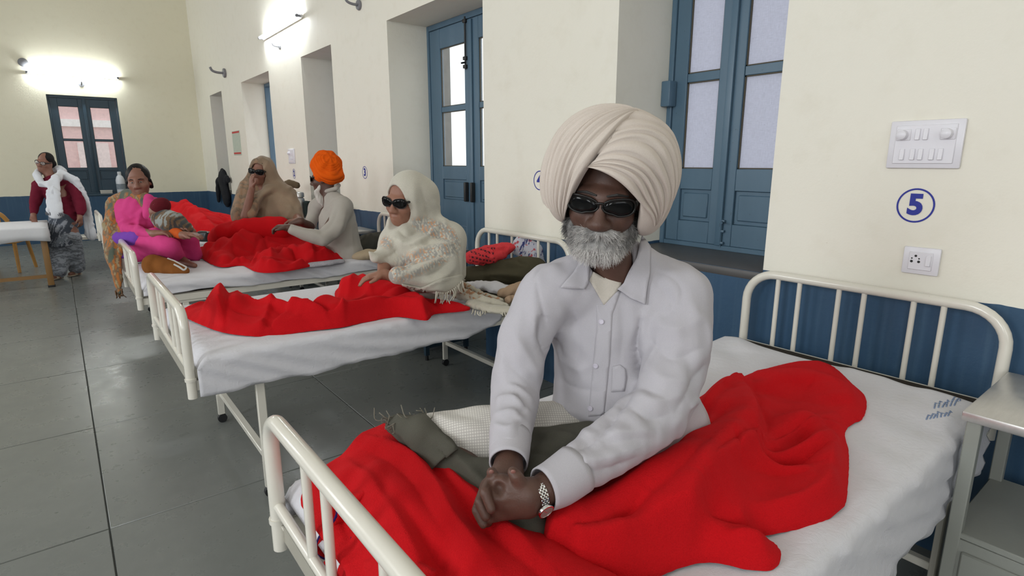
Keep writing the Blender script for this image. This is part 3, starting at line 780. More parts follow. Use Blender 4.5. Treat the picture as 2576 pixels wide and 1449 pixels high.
M_TURBAN = cloth('cream_muslin', (.64, .565, .50), (.57, .49, .425), vs=10, fine=600, bump=.15, sheen=.1)
M_VEST = cloth('off_white_knit', (.60, .55, .48), (.55, .50, .44))
M_OLIVE = cloth('olive_grey_shawl_wool', (.105, .100, .080), (.075, .072, .058), fine=500, bump=.3)
M_CHROME = NT('chrome').set(Base_Color=(.8, .8, .8), Metallic=1.0, Roughness=.15).m
t = NT('white_checked_cotton'); at = t.n('ShaderNodeAttribute', attribute_name='Col'); sp = t.n('ShaderNodeSeparateColor'); t.l(at.outputs['Color'], sp.inputs[0])
g1 = t.math('GREATER_THAN', t.math('FRACT', t.math('MULTIPLY', sp.outputs[0], 165)), .72); g2 = t.math('GREATER_THAN', t.math('FRACT', t.math('MULTIPLY', sp.outputs[1], 165)), .72)
col = t.mix(t.math('MULTIPLY', t.math('MAXIMUM', g1, g2), .42), (.66, .63, .58), (.20, .17, .16))
t.set(Base_Color=col, Roughness=.9, Normal=t.bump(t.noise(60, 3), .2, .005)); M_CHECK = t.m

def person(name_label, loc): return empty('person', loc, name_label, 'person')
def head_sdf(c, F, s=1.0, w=1.0, nose=1.0, chin=1.0):
    """face and skull; c is the eye-level centre, F the head frame (right, forward, up)"""
    L = lambda x, y, z: np.asarray(c) + F @ (np.array([x * w, y, z]) * s)
    S = Sdf()
    S.ell(L(0, -.02, .035), np.array([.076 * w, .096, .098]) * s, F, k=.02)
    S.ell(L(0, .022, -.045), np.array([.062 * w, .066, .078]) * s, F, k=.04)
    S.ell(L(0, .052, -.098 * chin), np.array([.034, .030, .026]) * s, F, k=.035)
    for q in (-1, 1):
        S.ell(L(q*.043, .052, -.028), np.array([.027, .028, .026]) * s, F, k=.025)
        S.chain([L(q*.010, .083, .021), L(q*.045, .072, .024)], [.013*s, .011*s], k=.02)
        S.ell(L(q*.030, .092, .000), np.array([.021, .016, .014]) * s, F, k=.012, op='s')
        S.ell(L(q*.030, .071, .000), np.array([.0145, .0135, .011]) * s, F, k=.005)
        S.ell(L(q*.013, .098, -.040), np.array([.012, .013, .010]) * s, F, k=.010)
        S.ell(L(q*.077, -.012, -.012), np.array([.010, .020, .032]) * s, F, k=.008)
        S.chain([L(q*.020, .094, -.036), L(q*.036, .078, -.070)], [.004*s, .003*s], k=.012)
    S.chain([L(0, .086, .012), L(0, .098, -.010), L(0, .112 * nose, -.034)], [.010*s, .011*s, .013*s], k=.018)
    S.chain([L(-.022, .080, -.072), L(0, .090, -.069), L(.022, .080, -.072)], [.004*s, .0065*s, .004*s], k=.012)
    S.chain([L(-.020, .079, -.084), L(0, .087, -.086), L(.020, .079, -.084)], [.004*s, .0075*s, .004*s], k=.012)
    S.chain([L(-.024, .082, -.0775), L(0, .095, -.0775), L(.024, .082, -.0775)], .0025*s, k=.006, op='s')
    return S, L
def glasses(L, parent, W=.071, lens=(.030, .021), y0=.098, zc=.002, slant=.003, wrap=2.6, arm=.02):
    """two dark lenses in a frame with temples, in head coordinates"""
    yy = lambda x: y0 - wrap * x * x
    root = None
    for q in (-1, 1):
        cx = q * (W * .5 + .001); n = 28; P = []
        for i in range(n):
            a = 2 * math.pi * i / n; ex = abs(math.cos(a)) ** .75 * math.copysign(1, math.cos(a)); ez = abs(math.sin(a)) ** .8 * math.copysign(1, math.sin(a))
            x = cx + lens[0] * ex; z = zc + lens[1] * ez * (1 + .10 * ex * q) + slant * ex * q * .8
            if ez < 0: z += .004 * (ex * -q > .3)
            P.append((x, yy(x), z))
        ring = np.array([L(*p) for p in P]); cen = L(cx, yy(cx) + .002, zc)
        rim = obj('glasses_frame' if root is None else 'rim', tube_me(ring, .0024, 8, closed=True), M_FRAME, parent if root is None else root)
        if root is None: root = rim
        V = [cen]; F = []
        inner = np.array([L(cx + (p[0] - cx) * .55, yy(cx + (p[0]-cx)*.55) + .0018, zc + (p[2] - zc) * .55) for p in P])
        V = np.vstack([[cen], inner, ring]); nn = n
        for i in range(nn):
            j = (i + 1) % nn; F.append((0, 1 + i, 1 + j)); F.append((1 + i, 1 + nn + i, 1 + nn + j, 1 + j))
        lo = obj('lens', from_arr(V, F), M_LENS, root); so = lo.modifiers.new('t', 'SOLIDIFY'); so.thickness = .002; so.offset = 0
        ex_ = cx + q * lens[0]
        obj('temple', tube_me(crom([L(ex_, yy(ex_) - .001, zc + .008), L(q * (.078), .045, zc + .009), L(q * .082, -.02, zc + .008)], 5), [.0045] * 6 + [.0035] * 5, 8, flat=1.5), M_FRAME, root)
    obj('bridge', tube_me(crom([L(-.010, yy(.01) + .001, zc + .006), L(0, yy(0) + .004, zc + .008), L(.010, yy(.01) + .001, zc + .006)], 4), .0028, 8), M_FRAME, root)
    return root
def strands(pts, nrm, dirs, length, rad, n_seg=3, curl=.25, jit=.35, seed=0):
    g = np.random.default_rng(seed); n = len(pts); un = lambda v: v / (np.linalg.norm(v, axis=1)[:, None] + 1e-9)
    d = un(dirs + nrm * .5 + g.normal(size=(n, 3)) * jit); ln = (length * g.uniform(.6, 1.25, n))[:, None]
    sd = un(np.cross(d, nrm)); up = np.cross(sd, d); cv = dirs * curl + g.normal(size=(n, 3)) * .12
    V = np.zeros((n, n_seg + 1, 3, 3))
    for i in range(n_seg + 1):
        t_ = i / n_seg; c = pts - nrm * .002 + d * ln * t_ + cv * ln * t_ * t_; r = rad * (1 - .8 * t_)
        for a in range(3): V[:, i, a] = c + sd * math.cos(a * 2.094) * r + up * math.sin(a * 2.094) * r
    q = np.array([(i*3+a, i*3+(a+1) % 3, i*3+3+(a+1) % 3, i*3+3+a) for i in range(n_seg) for a in range(3)])
    return V.reshape(-1, 3), (q[None] + np.arange(n)[:, None, None] * (n_seg + 1) * 3).reshape(-1, 4)

# ---------------------------------------------------------------- the man in the white turban, nearest bed
HC = pk(1521, 496, 1.30); HF = rot_frame(14, 10, 5)
sR, eR, wR = pk(1372, 742, 1.41), pk(1296, 985, 1.39), pk(1278, 1180, 1.20)
sL, eL, wL = pk(1712, 748, 1.39), pk(1655, 1035, 1.31), pk(1375, 1228, 1.13)
BF = rot_frame(4, 0, 0)
man = person('man in white turban and dark glasses, hands clasped, sitting on the nearest bed', (pk(1560, 1045, 1.55)[0], pk(1560, 1045, 1.55)[1], .75))
S, HL = head_sdf(HC, HF, 1.0)
S.chain([HL(0, -.015, -.06), pk(1545, 690, 1.40), pk(1550, 770, 1.50)], [.054, .048, .055], k=.03)
S.ell(pk(1552, 840, 1.51), (.14, .085, .17), BF, k=.05); S.ell(pk(1560, 990, 1.53), (.15, .11, .15), BF, k=.06)
S.chain([sR + [0, 0, -.01], pk(1545, 750, 1.50), sL + [0, 0, -.01]], [.04, .045, .04], k=.04)
S.chain([sR, eR, wR], [.040, .034, .028], k=.03); S.chain([sL, eL, wL], [.040, .036, .030], k=.03)
# thighs and shins folded on the mattress
kR, kL = pk(1095, 1125, 1.46), pz(1790, 1215, .765)
S.chain([pk(1490, 1090, 1.52), kR, pz(1300, 1330, .79)], [.075, .06, .045], k=.04); S.chain([pk(1620, 1100, 1.52), kL, pz(1420, 1330, .785)], [.07, .04, .03], k=.04)
# hands: left hand (with the watch) lies over the right, fingers laced
def hand_bits(S, pts, rad, k=.006): S.chain(pts, rad, k=k)
S.chain([wL, pk(1340, 1247, 1.115)], [.028, .025], k=.015)
S.chain([pk(1325, 1232, 1.105), pk(1262, 1212, 1.105)], [.022, .016], k=.02)
S.chain([pk(1325, 1248, 1.105), pk(1250, 1240, 1.10)], [.024, .017], k=.02)
S.chain([pk(1325, 1262, 1.11), pk(1246, 1266, 1.105)], [.022, .016], k=.02)
S.chain([pk(1328, 1275, 1.115), pk(1250, 1292, 1.115)], [.020, .015], k=.02)
for a, b, c, d in (((1262, 1212), (1237, 1219), (1222, 1240), 1.105), ((1250, 1240), (1225, 1250), (1212, 1272), 1.10), ((1246, 1266), (1222, 1280), (1214, 1300), 1.105), ((1250, 1292), (1230, 1306), (1226, 1322), 1.115)):
    hand_bits(S, [pk(*a, d), pk(*b, d + .004), pk(*c, d + .04)], [.0115, .0098, .0085], .008)
S.chain([pk(1322, 1236, 1.105), pk(1308, 1212, 1.092), pk(1298, 1198, 1.088), pk(1290, 1188, 1.09)], [.017, .0135, .013, .0108], k=.006)
S.chain([wR, pk(1268, 1198, 1.18)], [.027, .026], k=.02)
S.chain([pk(1270, 1200, 1.175), pk(1232, 1225, 1.155)], [.024, .020], k=.02); S.chain([pk(1285, 1205, 1.175), pk(1250, 1265, 1.15)], [.024, .02], k=.02)
S.chain([pk(1258, 1216, 1.14), pk(1244, 1202, 1.118), pk(1237, 1188, 1.112)], [.014, .0125, .0105], k=.005)
S.ell(pk(1254, 1236, 1.078), (.011, .022, .013), rot_frame(0, 0, -30), k=.008, op='s')
for a, b, c, d in (((1236, 1204), (1220, 1238), (1236, 1281), 1.082), ((1222, 1226), (1207, 1262), (1222, 1300), 1.098), ((1214, 1246), (1200, 1284), (1216, 1318), 1.115)):
    hand_bits(S, [pk(*a, d + .05), pk(*b, d), pk(*c, d - .008)], [.0120, .0108, .0092], .003)
S.K0 = .95
S.folds([(((1258, 1222), (1300, 1232)), -.002, .006), (((1256, 1246), (1306, 1248)), -.002, .006), (((1258, 1272), (1308, 1264)), -.002, .006)] + [([(1462, y + 4), (1500, y), (1560, y + 14)], -.0022, .005) for y in (437, 448, 459)] + [(((1440, 550), (1470, 575)), -.003, .008), (((1573, 570), (1600, 550)), -.003, .008)])
MAN_BODY = S
sculpt(S, 'body', .0034, M_SKIN_D, man)
# finger nails
for x, y, k in ((1291, 1187, 1.080), (1236.5, 1187, 1.102)):
    P = pk(x, y, k); nb_ = Sdf(); nb_.ell(P, (.0052, .003, .0065), rot_frame(0, 30, 0), k=0); sculpt(nb_, 'finger_nail', .001, skin('pink_brown_nail', (.24, .115, .095), (.28, .135, .11)), man, pad=.003)

# shirt
T = Sdf()
T.ell(pk(1553, 815, 1.485), (.180, .130, .19), BF, k=.05); T.ell(pk(1562, 985, 1.53), (.182, .142, .17), BF, k=.07)
T.chain([pk(1470, 1075, 1.53), pk(1560, 1085, 1.50), pk(1700, 1070, 1.55)], [.085, .10, .095], k=.06)
T.chain([pk(1425, 716, 1.43), pk(1500, 672, 1.43), pk(1590, 664, 1.42), pk(1665, 712, 1.42)], [.058, .060, .062, .058], k=.05)
T.chain([sR + [0, 0, .004], pk(1316, 865, 1.40), eR, pk(1284, 1095, 1.28), pk(1279, 1178, 1.198)], [.070, .066, .062, .050, .040], k=.045)
T.chain([sL + [0, 0, .004], pk(1706, 890, 1.36), eL, pk(1530, 1125, 1.225), pk(1400, 1216, 1.142)], [.074, .078, .074, .064, .044], k=.045)
for P, pix in (((1440, 722, 1.43), None), ((1650, 722, 1.43), None)): T.ell(pk(*P), (.07, .07, .055), BF, k=.05)
Tb = T
T.K0 = .95
T.folds([([(1332, 720), (1345, 690), (1372, 666), (1434, 650)], -.0035, .005), ([(1345, 692), (1354, 740), (1372, 800), (1380, 830)], -.0035, .005), ([(1648, 678), (1700, 704), (1716, 740), (1700, 790)], -.0035, .005), ([(1370, 790), (1362, 850), (1376, 900), (1366, 990)], -.016, .018), ([(1615, 790), (1600, 860), (1588, 930), (1592, 985)], -.016, .018), ([(1590, 985), (1560, 1010), (1500, 1090), (1440, 1140)], -.010, .014),
        (((1255, 960), (1300, 975), (1345, 1010)), .012, .014), (((1240, 1005), (1290, 1000), (1340, 1040)), .012, .012), (((1245, 1040), (1290, 1035), (1320, 1060)), .010, .012), (((1236, 1065), (1280, 1075), (1312, 1050)), .008, .010),
        (((1270, 800), (1330, 900), (1362, 960)), .008, .016), (((1345, 780), (1350, 830), (1372, 880)), .012, .014), (((1262, 905), (1300, 935), (1340, 970)), -.006, .012),
        (((1290, 1100), (1270, 1130), (1262, 1150)), .008, .010), (((1300, 985), (1322, 1020), (1300, 1050)), -.006, .010),
        (((1640, 800), (1690, 830), (1770, 800)), .007, .02), (((1625, 850), (1690, 900), (1780, 870)), -.007, .018), (((1610, 900), (1660, 950), (1740, 960)), .008, .02), (((1730, 760), (1780, 820), (1785, 920)), .006, .02),
        (((1600, 985), (1650, 1010), (1730, 990)), .010, .018), (((1575, 1010), (1640, 1050), (1700, 1040)), -.008, .018), (((1520, 1085), (1590, 1085), (1655, 1080)), .010, .02), (((1480, 1130), (1560, 1110), (1650, 1105)), -.007, .018), (((1440, 1165), (1530, 1150), (1620, 1120)), .009, .018), (((1450, 1195), (1540, 1180), (1610, 1150)), -.006, .014), (((1440, 1120), (1470, 1150), (1475, 1190)), .006, .012),
        (((1400, 740), (1420, 820), (1415, 900)), .006, .02), (((1440, 780), (1455, 850), (1440, 950)), -.005, .02), (((1400, 900), (1450, 930), (1500, 915)), .006, .016), (((1395, 950), (1450, 980), (1515, 985)), -.005, .016), (((1380, 1000), (1430, 1030), (1500, 1060)), .008, .018), (((1375, 1045), (1440, 1075), (1500, 1085)), .008, .016),
        (((1580, 760), (1600, 830), (1590, 890)), .006, .02), (((1560, 760), (1570, 860), (1550, 960)), -.004, .02), (((1640, 770), (1620, 800), (1600, 870)), .008, .016), (((1650, 705), (1690, 770), (1660, 800)), -.006, .012), (((1520, 900), (1560, 960), (1545, 1030)), .004, .02),
        (((1780, 960), (1770, 990), (1740, 1030)), .010, .014), (((1785, 920), (1760, 950), (1700, 1040)), -.008, .014)], g=1.5, gp=.85)
T.wob(.0018, 42, 3, 6); T.wrinkle(.0045, .075, 4, 3)
TB = T.snap()
# open neck, sleeve mouths
T.chain([HL(0, -.012, -.06), pk(1543, 690, 1.395)], [.058, .050], k=.012, op='s')
vR = wR - pk(1284, 1095, 1.28); vL = wL - pk(1530, 1125, 1.225)
T.chain([pk(1279, 1150, 1.225), pk(1279, 1200, 1.175)], [.0285, .0285], k=.004, op='s'); T.chain([pk(1430, 1205, 1.155), pk(1360, 1236, 1.12)], [.031, .031], k=.004, op='s')
T.custom(lambda Q, p=_f(pk(1281, 1142, 1.232)), n=_f(vR / np.linalg.norm(vR)): -np.minimum((Q - p) @ n, .10 - np.linalg.norm(Q - p, axis=1)), pk(1279, 1180, 1.2) - .1, pk(1279, 1180, 1.2) + .1, 0, 's')
T.custom(lambda Q, p=_f(pk(1402, 1212, 1.146)), n=_f(vL / np.linalg.norm(vL)): -np.minimum((Q - p) @ n, .10 - np.linalg.norm(Q - p, axis=1)), pk(1360, 1236, 1.12) - .1, pk(1360, 1236, 1.12) + .1, 0, 's')
shirt = sculpt(T, 'shirt', .0042, M_SHIRT, man, it=0)
def clap(poly, name, mat, parent, base=T, **kw): return obj(name, patch(base, poly, **kw), mat, parent, True)
T3 = TB
clap([(1482, 705), (1492, 684), (1520, 700), (1562, 684), (1562, 722), (1519, 768)], 'vest', M_VEST, man, T3, off=.0005, thick=.002)
clap([(1474, 640), (1484, 662), (1478, 714), (1468, 728), (1440, 727), (1409, 724), (1440, 690)], 'collar', M_SHIRT, shirt, T3, off=.006, thick=.004)
clap([(1598, 652), (1612, 600), (1632, 628), (1634, 690), (1624, 768), (1585, 752), (1551, 728), (1567, 712)], 'collar', M_SHIRT, shirt, T3, off=.006, thick=.004)
clap([(1500, 766), (1520, 766), (1553, 728), (1560, 733), (1540, 790), (1534, 900), (1519, 1044), (1480, 1048), (1492, 920), (1502, 820)], 'placket', M_SHIRT, shirt, T, off=-.001, thick=.003)
clap([(1541, 922), (1560, 917), (1573, 928), (1576, 952), (1570, 984), (1538, 986)], 'pocket', M_SHIRT, shirt, T, off=0, thick=.003)
def cuff(P, r, name='cuff'):
    P = crom(P, 4); n = len(P); ro = np.interp(np.linspace(0, 1, n), np.linspace(0, 1, len(r)), r); Vo, Fo = tube_arr(P, ro, 36, caps=False); Vi, Fi = tube_arr(P, ro - .0035, 36, caps=False)
    sg = 36; F = list(Fo) + [tuple(i + len(Vo) for i in f[::-1]) for f in Fi]
    for e in (0, (n - 1) * sg):
        for s_ in range(sg):
            t_ = (s_ + 1) % sg; q = (e + s_, e + t_, e + t_ + len(Vo), e + s_ + len(Vo)); F.append(q if e else q[::-1])
    V = np.vstack([Vo, Vi]); ang = np.tile(np.arange(sg), n * 2); V = V + 0 * ang[:, None]
    return obj(name, from_arr(V, F), M_SHIRT, shirt, True)
cuff([pk(1285, 1098, 1.275), pk(1282, 1135, 1.238), pk(1279, 1166, 1.206)], [.0465, .0445, .0415])
cuff([pk(1450, 1180, 1.172), pk(1405, 1212, 1.146), pk(1366, 1231, 1.126)], [.052, .049, .044])
M_BTN = paint('pearl_button', (.62, .58, .66), .25)
for x, y in ((1513, 809), (1499, 919), (1486, 1027), (1413, 1262)):
    P, ok = T.cast([(x, y)]); N = T.grad(P)[0]; r_ = .0062
    z = N / np.linalg.norm(N); u_ = np.cross(z, UP); u_ /= np.linalg.norm(u_); v_ = np.cross(z, u_)
    bt = lathe_me([(.001, 0), (.0062, 0), (.0066, .0018), (.0052, .0028), (.0046, .0020), (.001, .0020)], (0, 0, 0), 18)
    bt.transform(Matrix([(u_[0], v_[0], z[0], P[0][0] + z[0]*.003), (u_[1], v_[1], z[1], P[0][1] + z[1]*.003), (u_[2], v_[2], z[2], P[0][2] + z[2]*.003), (0, 0, 0, 1)]))
    obj('button', bt, M_BTN, shirt)
# wrist watch
ax_ = (wL - pk(1325, 1248, 1.105)); ax_ /= np.linalg.norm(ax_); wc = pk(1347, 1247, 1.118)
u_ = np.cross(ax_, UP); u_ /= np.linalg.norm(u_); v_ = np.cross(ax_, u_)
watch = None
for row in range(5):
    for i in range(26):
        a = 2 * math.pi * (i + .5 * (row % 2)) / 26
        M = Matrix.Identity(4); rd = u_ * math.cos(a) + v_ * math.sin(a); tg = np.cross(ax_, rd)
        c = wc + rd * .0345 + ax_ * (row - 2) * .0037
        for q in range(3): M[q][0] = tg[q]; M[q][1] = ax_[q]; M[q][2] = rd[q]; M[q][3] = c[q]
        if watch is None:
            link_me = box_me((-.0034, -.0016, -.0013), (.0034, .0016, .0013), .0006, 1); link_me.materials.append(M_CHROME)
            watch = obj('wrist_watch', tube_me([wc + .0335 * (u_ * math.cos(b) + v_ * math.sin(b)) for b in np.linspace(0, 6.283, 33)[:-1]], .0008, 6, closed=True), M_IRON, man)
            watch['label'] = 'steel bracelet watch'
        o = bpy.data.objects.new('bracelet_link', link_me); link(o, watch); o.matrix_local = M
dirw = pk(1340, 1282, 1.09) - wc; dirw -= ax_ * (dirw @ ax_); dirw /= np.linalg.norm(dirw)
tq = np.cross(ax_, dirw); Mw = Matrix([(tq[i], ax_[i], dirw[i], (wc + dirw * .034)[i]) for i in range(3)] + [(0, 0, 0, 1)])
cs = lathe_me([(.002, 0), (.0165, 0), (.0175, .003), (.0165, .0065), (.0145, .007), (.0143, .006)], (0, 0, 0), 28); cs.transform(Mw); obj('watch_case', cs, M_CHROME, watch)
dl = lathe_me([(.001, .0058), (.0142, .0058), (.0142, .0062), (.001, .0062)], (0, 0, 0), 28); dl.transform(Mw); obj('dial', dl, paint('grey_dial', (.25, .24, .22), .3), watch)
for a, ln in ((.6, .009), (2.4, .012)):
    h_ = box_me((-.0005, 0, .0064), (.0005, ln, .0068)); h_.transform(Mw @ Matrix.Rotation(a, 4, 'Z')); obj('watch_hand', h_, M_CHROME, watch)
glasses(HL, man, W=.074, lens=(.034, .0185), y0=.104, zc=.004, wrap=3.2)
# beard and moustache
B = Sdf()
jaw = [HL(-.068, .005, -.040), HL(-.060, .035, -.066), HL(-.034, .066, -.088), HL(0, .078, -.094), HL(.034, .066, -.088), HL(.060, .035, -.066), HL(.068, .005, -.040)]
B.chain(jaw, [.014, .023, .026, .027, .026, .023, .014], k=.02)
B.chain([HL(-.068, .005, -.040), HL(-.073, -.002, -.005)], [.012, .006], k=.01); B.chain([HL(.068, .005, -.040), HL(.073, -.002, -.005)], [.012, .006], k=.01)
B.chain([HL(-.048, .068, -.074), HL(-.024, .094, -.061), HL(0, .100, -.056), HL(.024, .094, -.061), HL(.048, .068, -.074)], [.013, .0145, .009, .0145, .013], k=.012)
B.chain([HL(-.02, .080, -.095), HL(.02, .080, -.095)], [.024, .024], k=.02)
B.wob(.0025, 160, 5, 6)
bV, bF = B.mesh(.004)
t = NT('grey_white_beard_hair'); at = t.n('ShaderNodeAttribute', attribute_name='Col'); t.set(Base_Color=at.outputs['Color'], Roughness=.55); M_BEARD = t.m
def beard_col(V):
    q = (np.asarray(V) - HC) @ HF; g = np.random.default_rng(3)
    dark = np.clip((np.abs(q[:, 0]) - .045) / .03, 0, 1) * .55 + np.clip(.55 - np.abs(q[:, 2] + .076) / .009, 0, 1) * .5 * (np.abs(q[:, 0]) < .03)
    n = .5 + .5 * np.sin(q @ np.array([260, 190, 70])) * np.sin(q @ np.array([-150, 230, 90]))
    v = np.clip(.62 - dark * .55 - .32 * n * (q[:, 2] > -.09), .04, .75); v = v * (.85 + .3 * g.random(len(v)))
    return np.stack([v, v * .96, v * .92], 1)
me = fast_me(bV, bF, 'beard'); c_ = np.ones((len(bV), 4), np.float32); c_[:, :3] = beard_col(bV) * .5; me.color_attributes.new('Col', 'FLOAT_COLOR', 'POINT').data.foreach_set('color', c_.ravel())
beard = obj('beard', me, M_BEARD, man)
g = np.random.default_rng(11); sel = bF[g.integers(0, len(bF), 7000), 0]; bp = bV[sel]; bn = B.grad(bp)
ql = (bp - HC) @ HF; keep = (ql[:, 1] > -.02)
bp, bn, ql = bp[keep], bn[keep], ql[keep]
x_ = ql[:, 0]; dq = np.where((ql[:, 2] < -.078)[:, None], np.stack([x_ * 6, .15 + 0 * x_, -1 + 0 * x_], 1), np.stack([np.sign(x_) * .9 * (np.abs(x_) > .006), .25 + 0 * x_, -.75 + 0 * x_], 1))
dq = np.where((np.abs(x_) > .055)[:, None], np.stack([x_ * 2, .45 + 0 * x_, -1 + 0 * x_], 1), dq) @ HF.T; dq /= np.linalg.norm(dq, axis=1)[:, None]
sV, sF = strands(bp, bn, dq, np.where(ql[:, 2] < -.085, .014, .012), .00062, seed=4)
me = fast_me(sV, sF, 'beard_strands'); root_c = np.repeat(beard_col(bp) * 1.15, 12, 0); c_ = np.ones((len(sV), 4), np.float32); c_[:, :3] = root_c; me.color_attributes.new('Col', 'FLOAT_COLOR', 'POINT').data.foreach_set('color', c_.ravel())
tag(obj('beard_hair', me, M_BEARD, beard), kind='stuff')
eb = Sdf()
for q in (-1, 1): eb.chain([HL(q*.012, .098, .026), HL(q*.032, .096, .031), HL(q*.055, .080, .026)], [.0022, .003, .0018], k=.004)
sculpt(eb, 'eyebrows', .0014, paint('dark_grey_hair', (.03, .027, .025), .7), man, it=0)

# turban: two crossing sets of pleated wraps around the head
TC = HL(.010, -.022, .070); 
U_ = Sdf(); TF = HF
U_.ell(TC, (.136, .142, .122), TF, k=.03)
U_.ell(HL(.094, -.03, -.005), (.052, .095, .080), TF, k=.06); U_.ell(HL(-.086, -.03, .0), (.050, .095, .074), TF, k=.06)
U_.ell(HL(.0, -.09, .02), (.11, .07, .09), TF, k=.06)
U_.K0 = .95; UB = U_.snap()
def pleat(ph, n, seed, pw=2.0):
    x = ph * n + .9 * np.sin(ph * 2.3 + seed) + .4 * np.sin(ph * 7 + seed * 2)
    f = x - np.floor(x); f = f ** .75; return 1 - np.abs(2 * f - 1) ** pw, np.floor(x)
def wrap(p, q, e0, e1, widths, amp, off, seed, nt=70, ns=9):
    """pleated cloth fanning between two gathering points over the head: pleats lie in planes through the line p-q"""
    g = np.random.default_rng(seed); ax = unit(q - p); ref = unit((e0 - p) - ax * ((e0 - p) @ ax)); oth = np.cross(ax, ref)
    v1 = (e1 - p) - ax * ((e1 - p) @ ax); ph1 = math.atan2(v1 @ oth, v1 @ ref)
    w = np.array(widths, float); w = w / w.sum(); edges = np.concatenate([[0], np.cumsum(w)]); PH = []; H = []; AM = []
    for i in range(len(w)):
        a_ = amp * g.uniform(.7, 1.25)
        for j in range(ns):
            f = j / ns; PH.append((edges[i] + w[i] * f) * ph1); H.append((1 - abs(2 * f ** .7 - 1) ** 2.4)); AM.append(a_)
    PH.append(ph1); H.append(0); AM.append(amp); PH = np.array(PH); H = np.array(H) * np.array(AM); n = len(PH)
    t_ = np.linspace(.012, .988, nt); T_, P_ = np.meshgrid(t_, PH, indexing='ij'); wig = .035 * np.sin(T_ * 5 + P_ * 9 + seed) * np.sin(np.pi * T_)
    D = np.cos(P_ + wig)[..., None] * ref + np.sin(P_ + wig)[..., None] * oth; C0 = p + (q - p) * T_[..., None]
    s_ = np.full(T_.shape, .001)
    for _ in range(60): s_ = s_ - UB.ev((C0 + D * s_[..., None]).reshape(-1, 3)).reshape(T_.shape) * .85
    X = C0 + D * s_[..., None]; N = UB.grad(X.reshape(-1, 3)).reshape(X.shape)
    env = np.sin(np.pi * np.clip(T_, 0, 1)) ** .45
    fine = .0009 * np.sin(P_ * 150 / abs(ph1) + 3 * np.sin(T_ * 6) + seed)
    X = X + N * ((H[None, :] * env + off + fine * env)[..., None])
    rim = X[:, :1] - N[:, :1] * (off + .012); rim2 = X[:, -1:] - N[:, -1:] * (off + .012); X = np.concatenate([rim, X, rim2], 1)
    nr, nc = X.shape[:2]; F = np.array([(i*nc+j, i*nc+j+1, (i+1)*nc+j+1, (i+1)*nc+j) for i in range(nr-1) for j in range(nc-1)])
    me = fast_me(X.reshape(-1, 3), F, 'wrap')
    bm_ = bmesh.new(); bm_.from_mesh(me); bmesh.ops.recalc_face_normals(bm_, faces=bm_.faces); bm_.to_mesh(me); bm_.free(); shade(me, True); return me
(A1, A2, E0L, B1_, B2_, E0R), _ = UB.cast([(1606, 286), (1420, 548), (1508, 372), (1474, 420), (1645, 570), (1572, 466)])
E1L = HL(-.12, -.12, .06); E1R = HL(.02, -.12, .19)
wl_me = wrap(A1, A2, E0L, E1L, [1, .7, 1.1, .8, .6, 1, .9, .7, 1.2, .8, 1, 1.2, 1.2], .0095, .007, 3)
wr_me = wrap(B1_, B2_, E0R, E1R, [1.7, 1.0, .8, 1.3, 1.5, .9, .7, 1.4, 1.1, 1.2, 1.5], .0115, .001, 6)
# opening for the face: a peaked arch
def arch(Q):
    q = ((Q - _f(HC)) @ _f(HF))
    zt = .112
    a = (-q[:, 0] - .016 - (.92 * (zt - q[:, 2]))) * .72; b = (q[:, 0] + .016 - 1.45 * (zt - q[:, 2])) * .57
    side = np.abs(q[:, 0] - .0) - .081
    return np.maximum(np.maximum(np.maximum(a, b), side), -.015 - q[:, 1])
U_.custom(arch, HC - .3, HC + .3, .010, 's')
U_.ell(HL(0, -.01, -.03), (.083, .10, .125), HF, k=.01, op='s')
U_.chain([HL(0, -.015, -.06), pk(1545, 720, 1.41)], [.068, .09], k=.02, op='s')
turban = sculpt(U_, 'turban', .0034, M_TURBAN, man)
obj('wrap', wl_me, M_TURBAN, turban); obj('wrap', wr_me, M_TURBAN, turban)
# white checked loincloth over the folded knee
K = Sdf()
K.chain([pk(1500, 1100, 1.52), pk(1290, 1105, 1.47), kR, pk(1150, 1200, 1.40), pk(1290, 1290, 1.33)], [.098, .094, .088, .075, .07], k=.05)
K.K0 = 1.1
K.folds([(px, h, .012) for px, h in ((((1060, 1060), (1150, 1100), (1240, 1130)), -.007), (((1080, 1040), (1170, 1075), (1245, 1095)), .006), (((1090, 1100), (1160, 1150), (1230, 1180)), -.008), (((1110, 1085), (1180, 1125), (1240, 1155)), .007), (((1130, 1030), (1190, 1050), (1240, 1060)), -.005), (((1140, 1170), (1190, 1195), (1240, 1200)), .006))])
K.wob(.002, 50, 8)
ka, kb = pk(1500, 1100, 1.52), kR; kax = unit(kb - ka); ku = unit(np.cross(kax, UP)); kv = np.cross(kax, ku)
sculpt(K, 'checked_loincloth', .006, M_CHECK, man, col=lambda V: np.stack([(V - ka) @ kax + 5, np.arctan2((V - ka) @ ku, (V - ka) @ kv) * .09 + 5, 0 * V[:, 0]], 1))
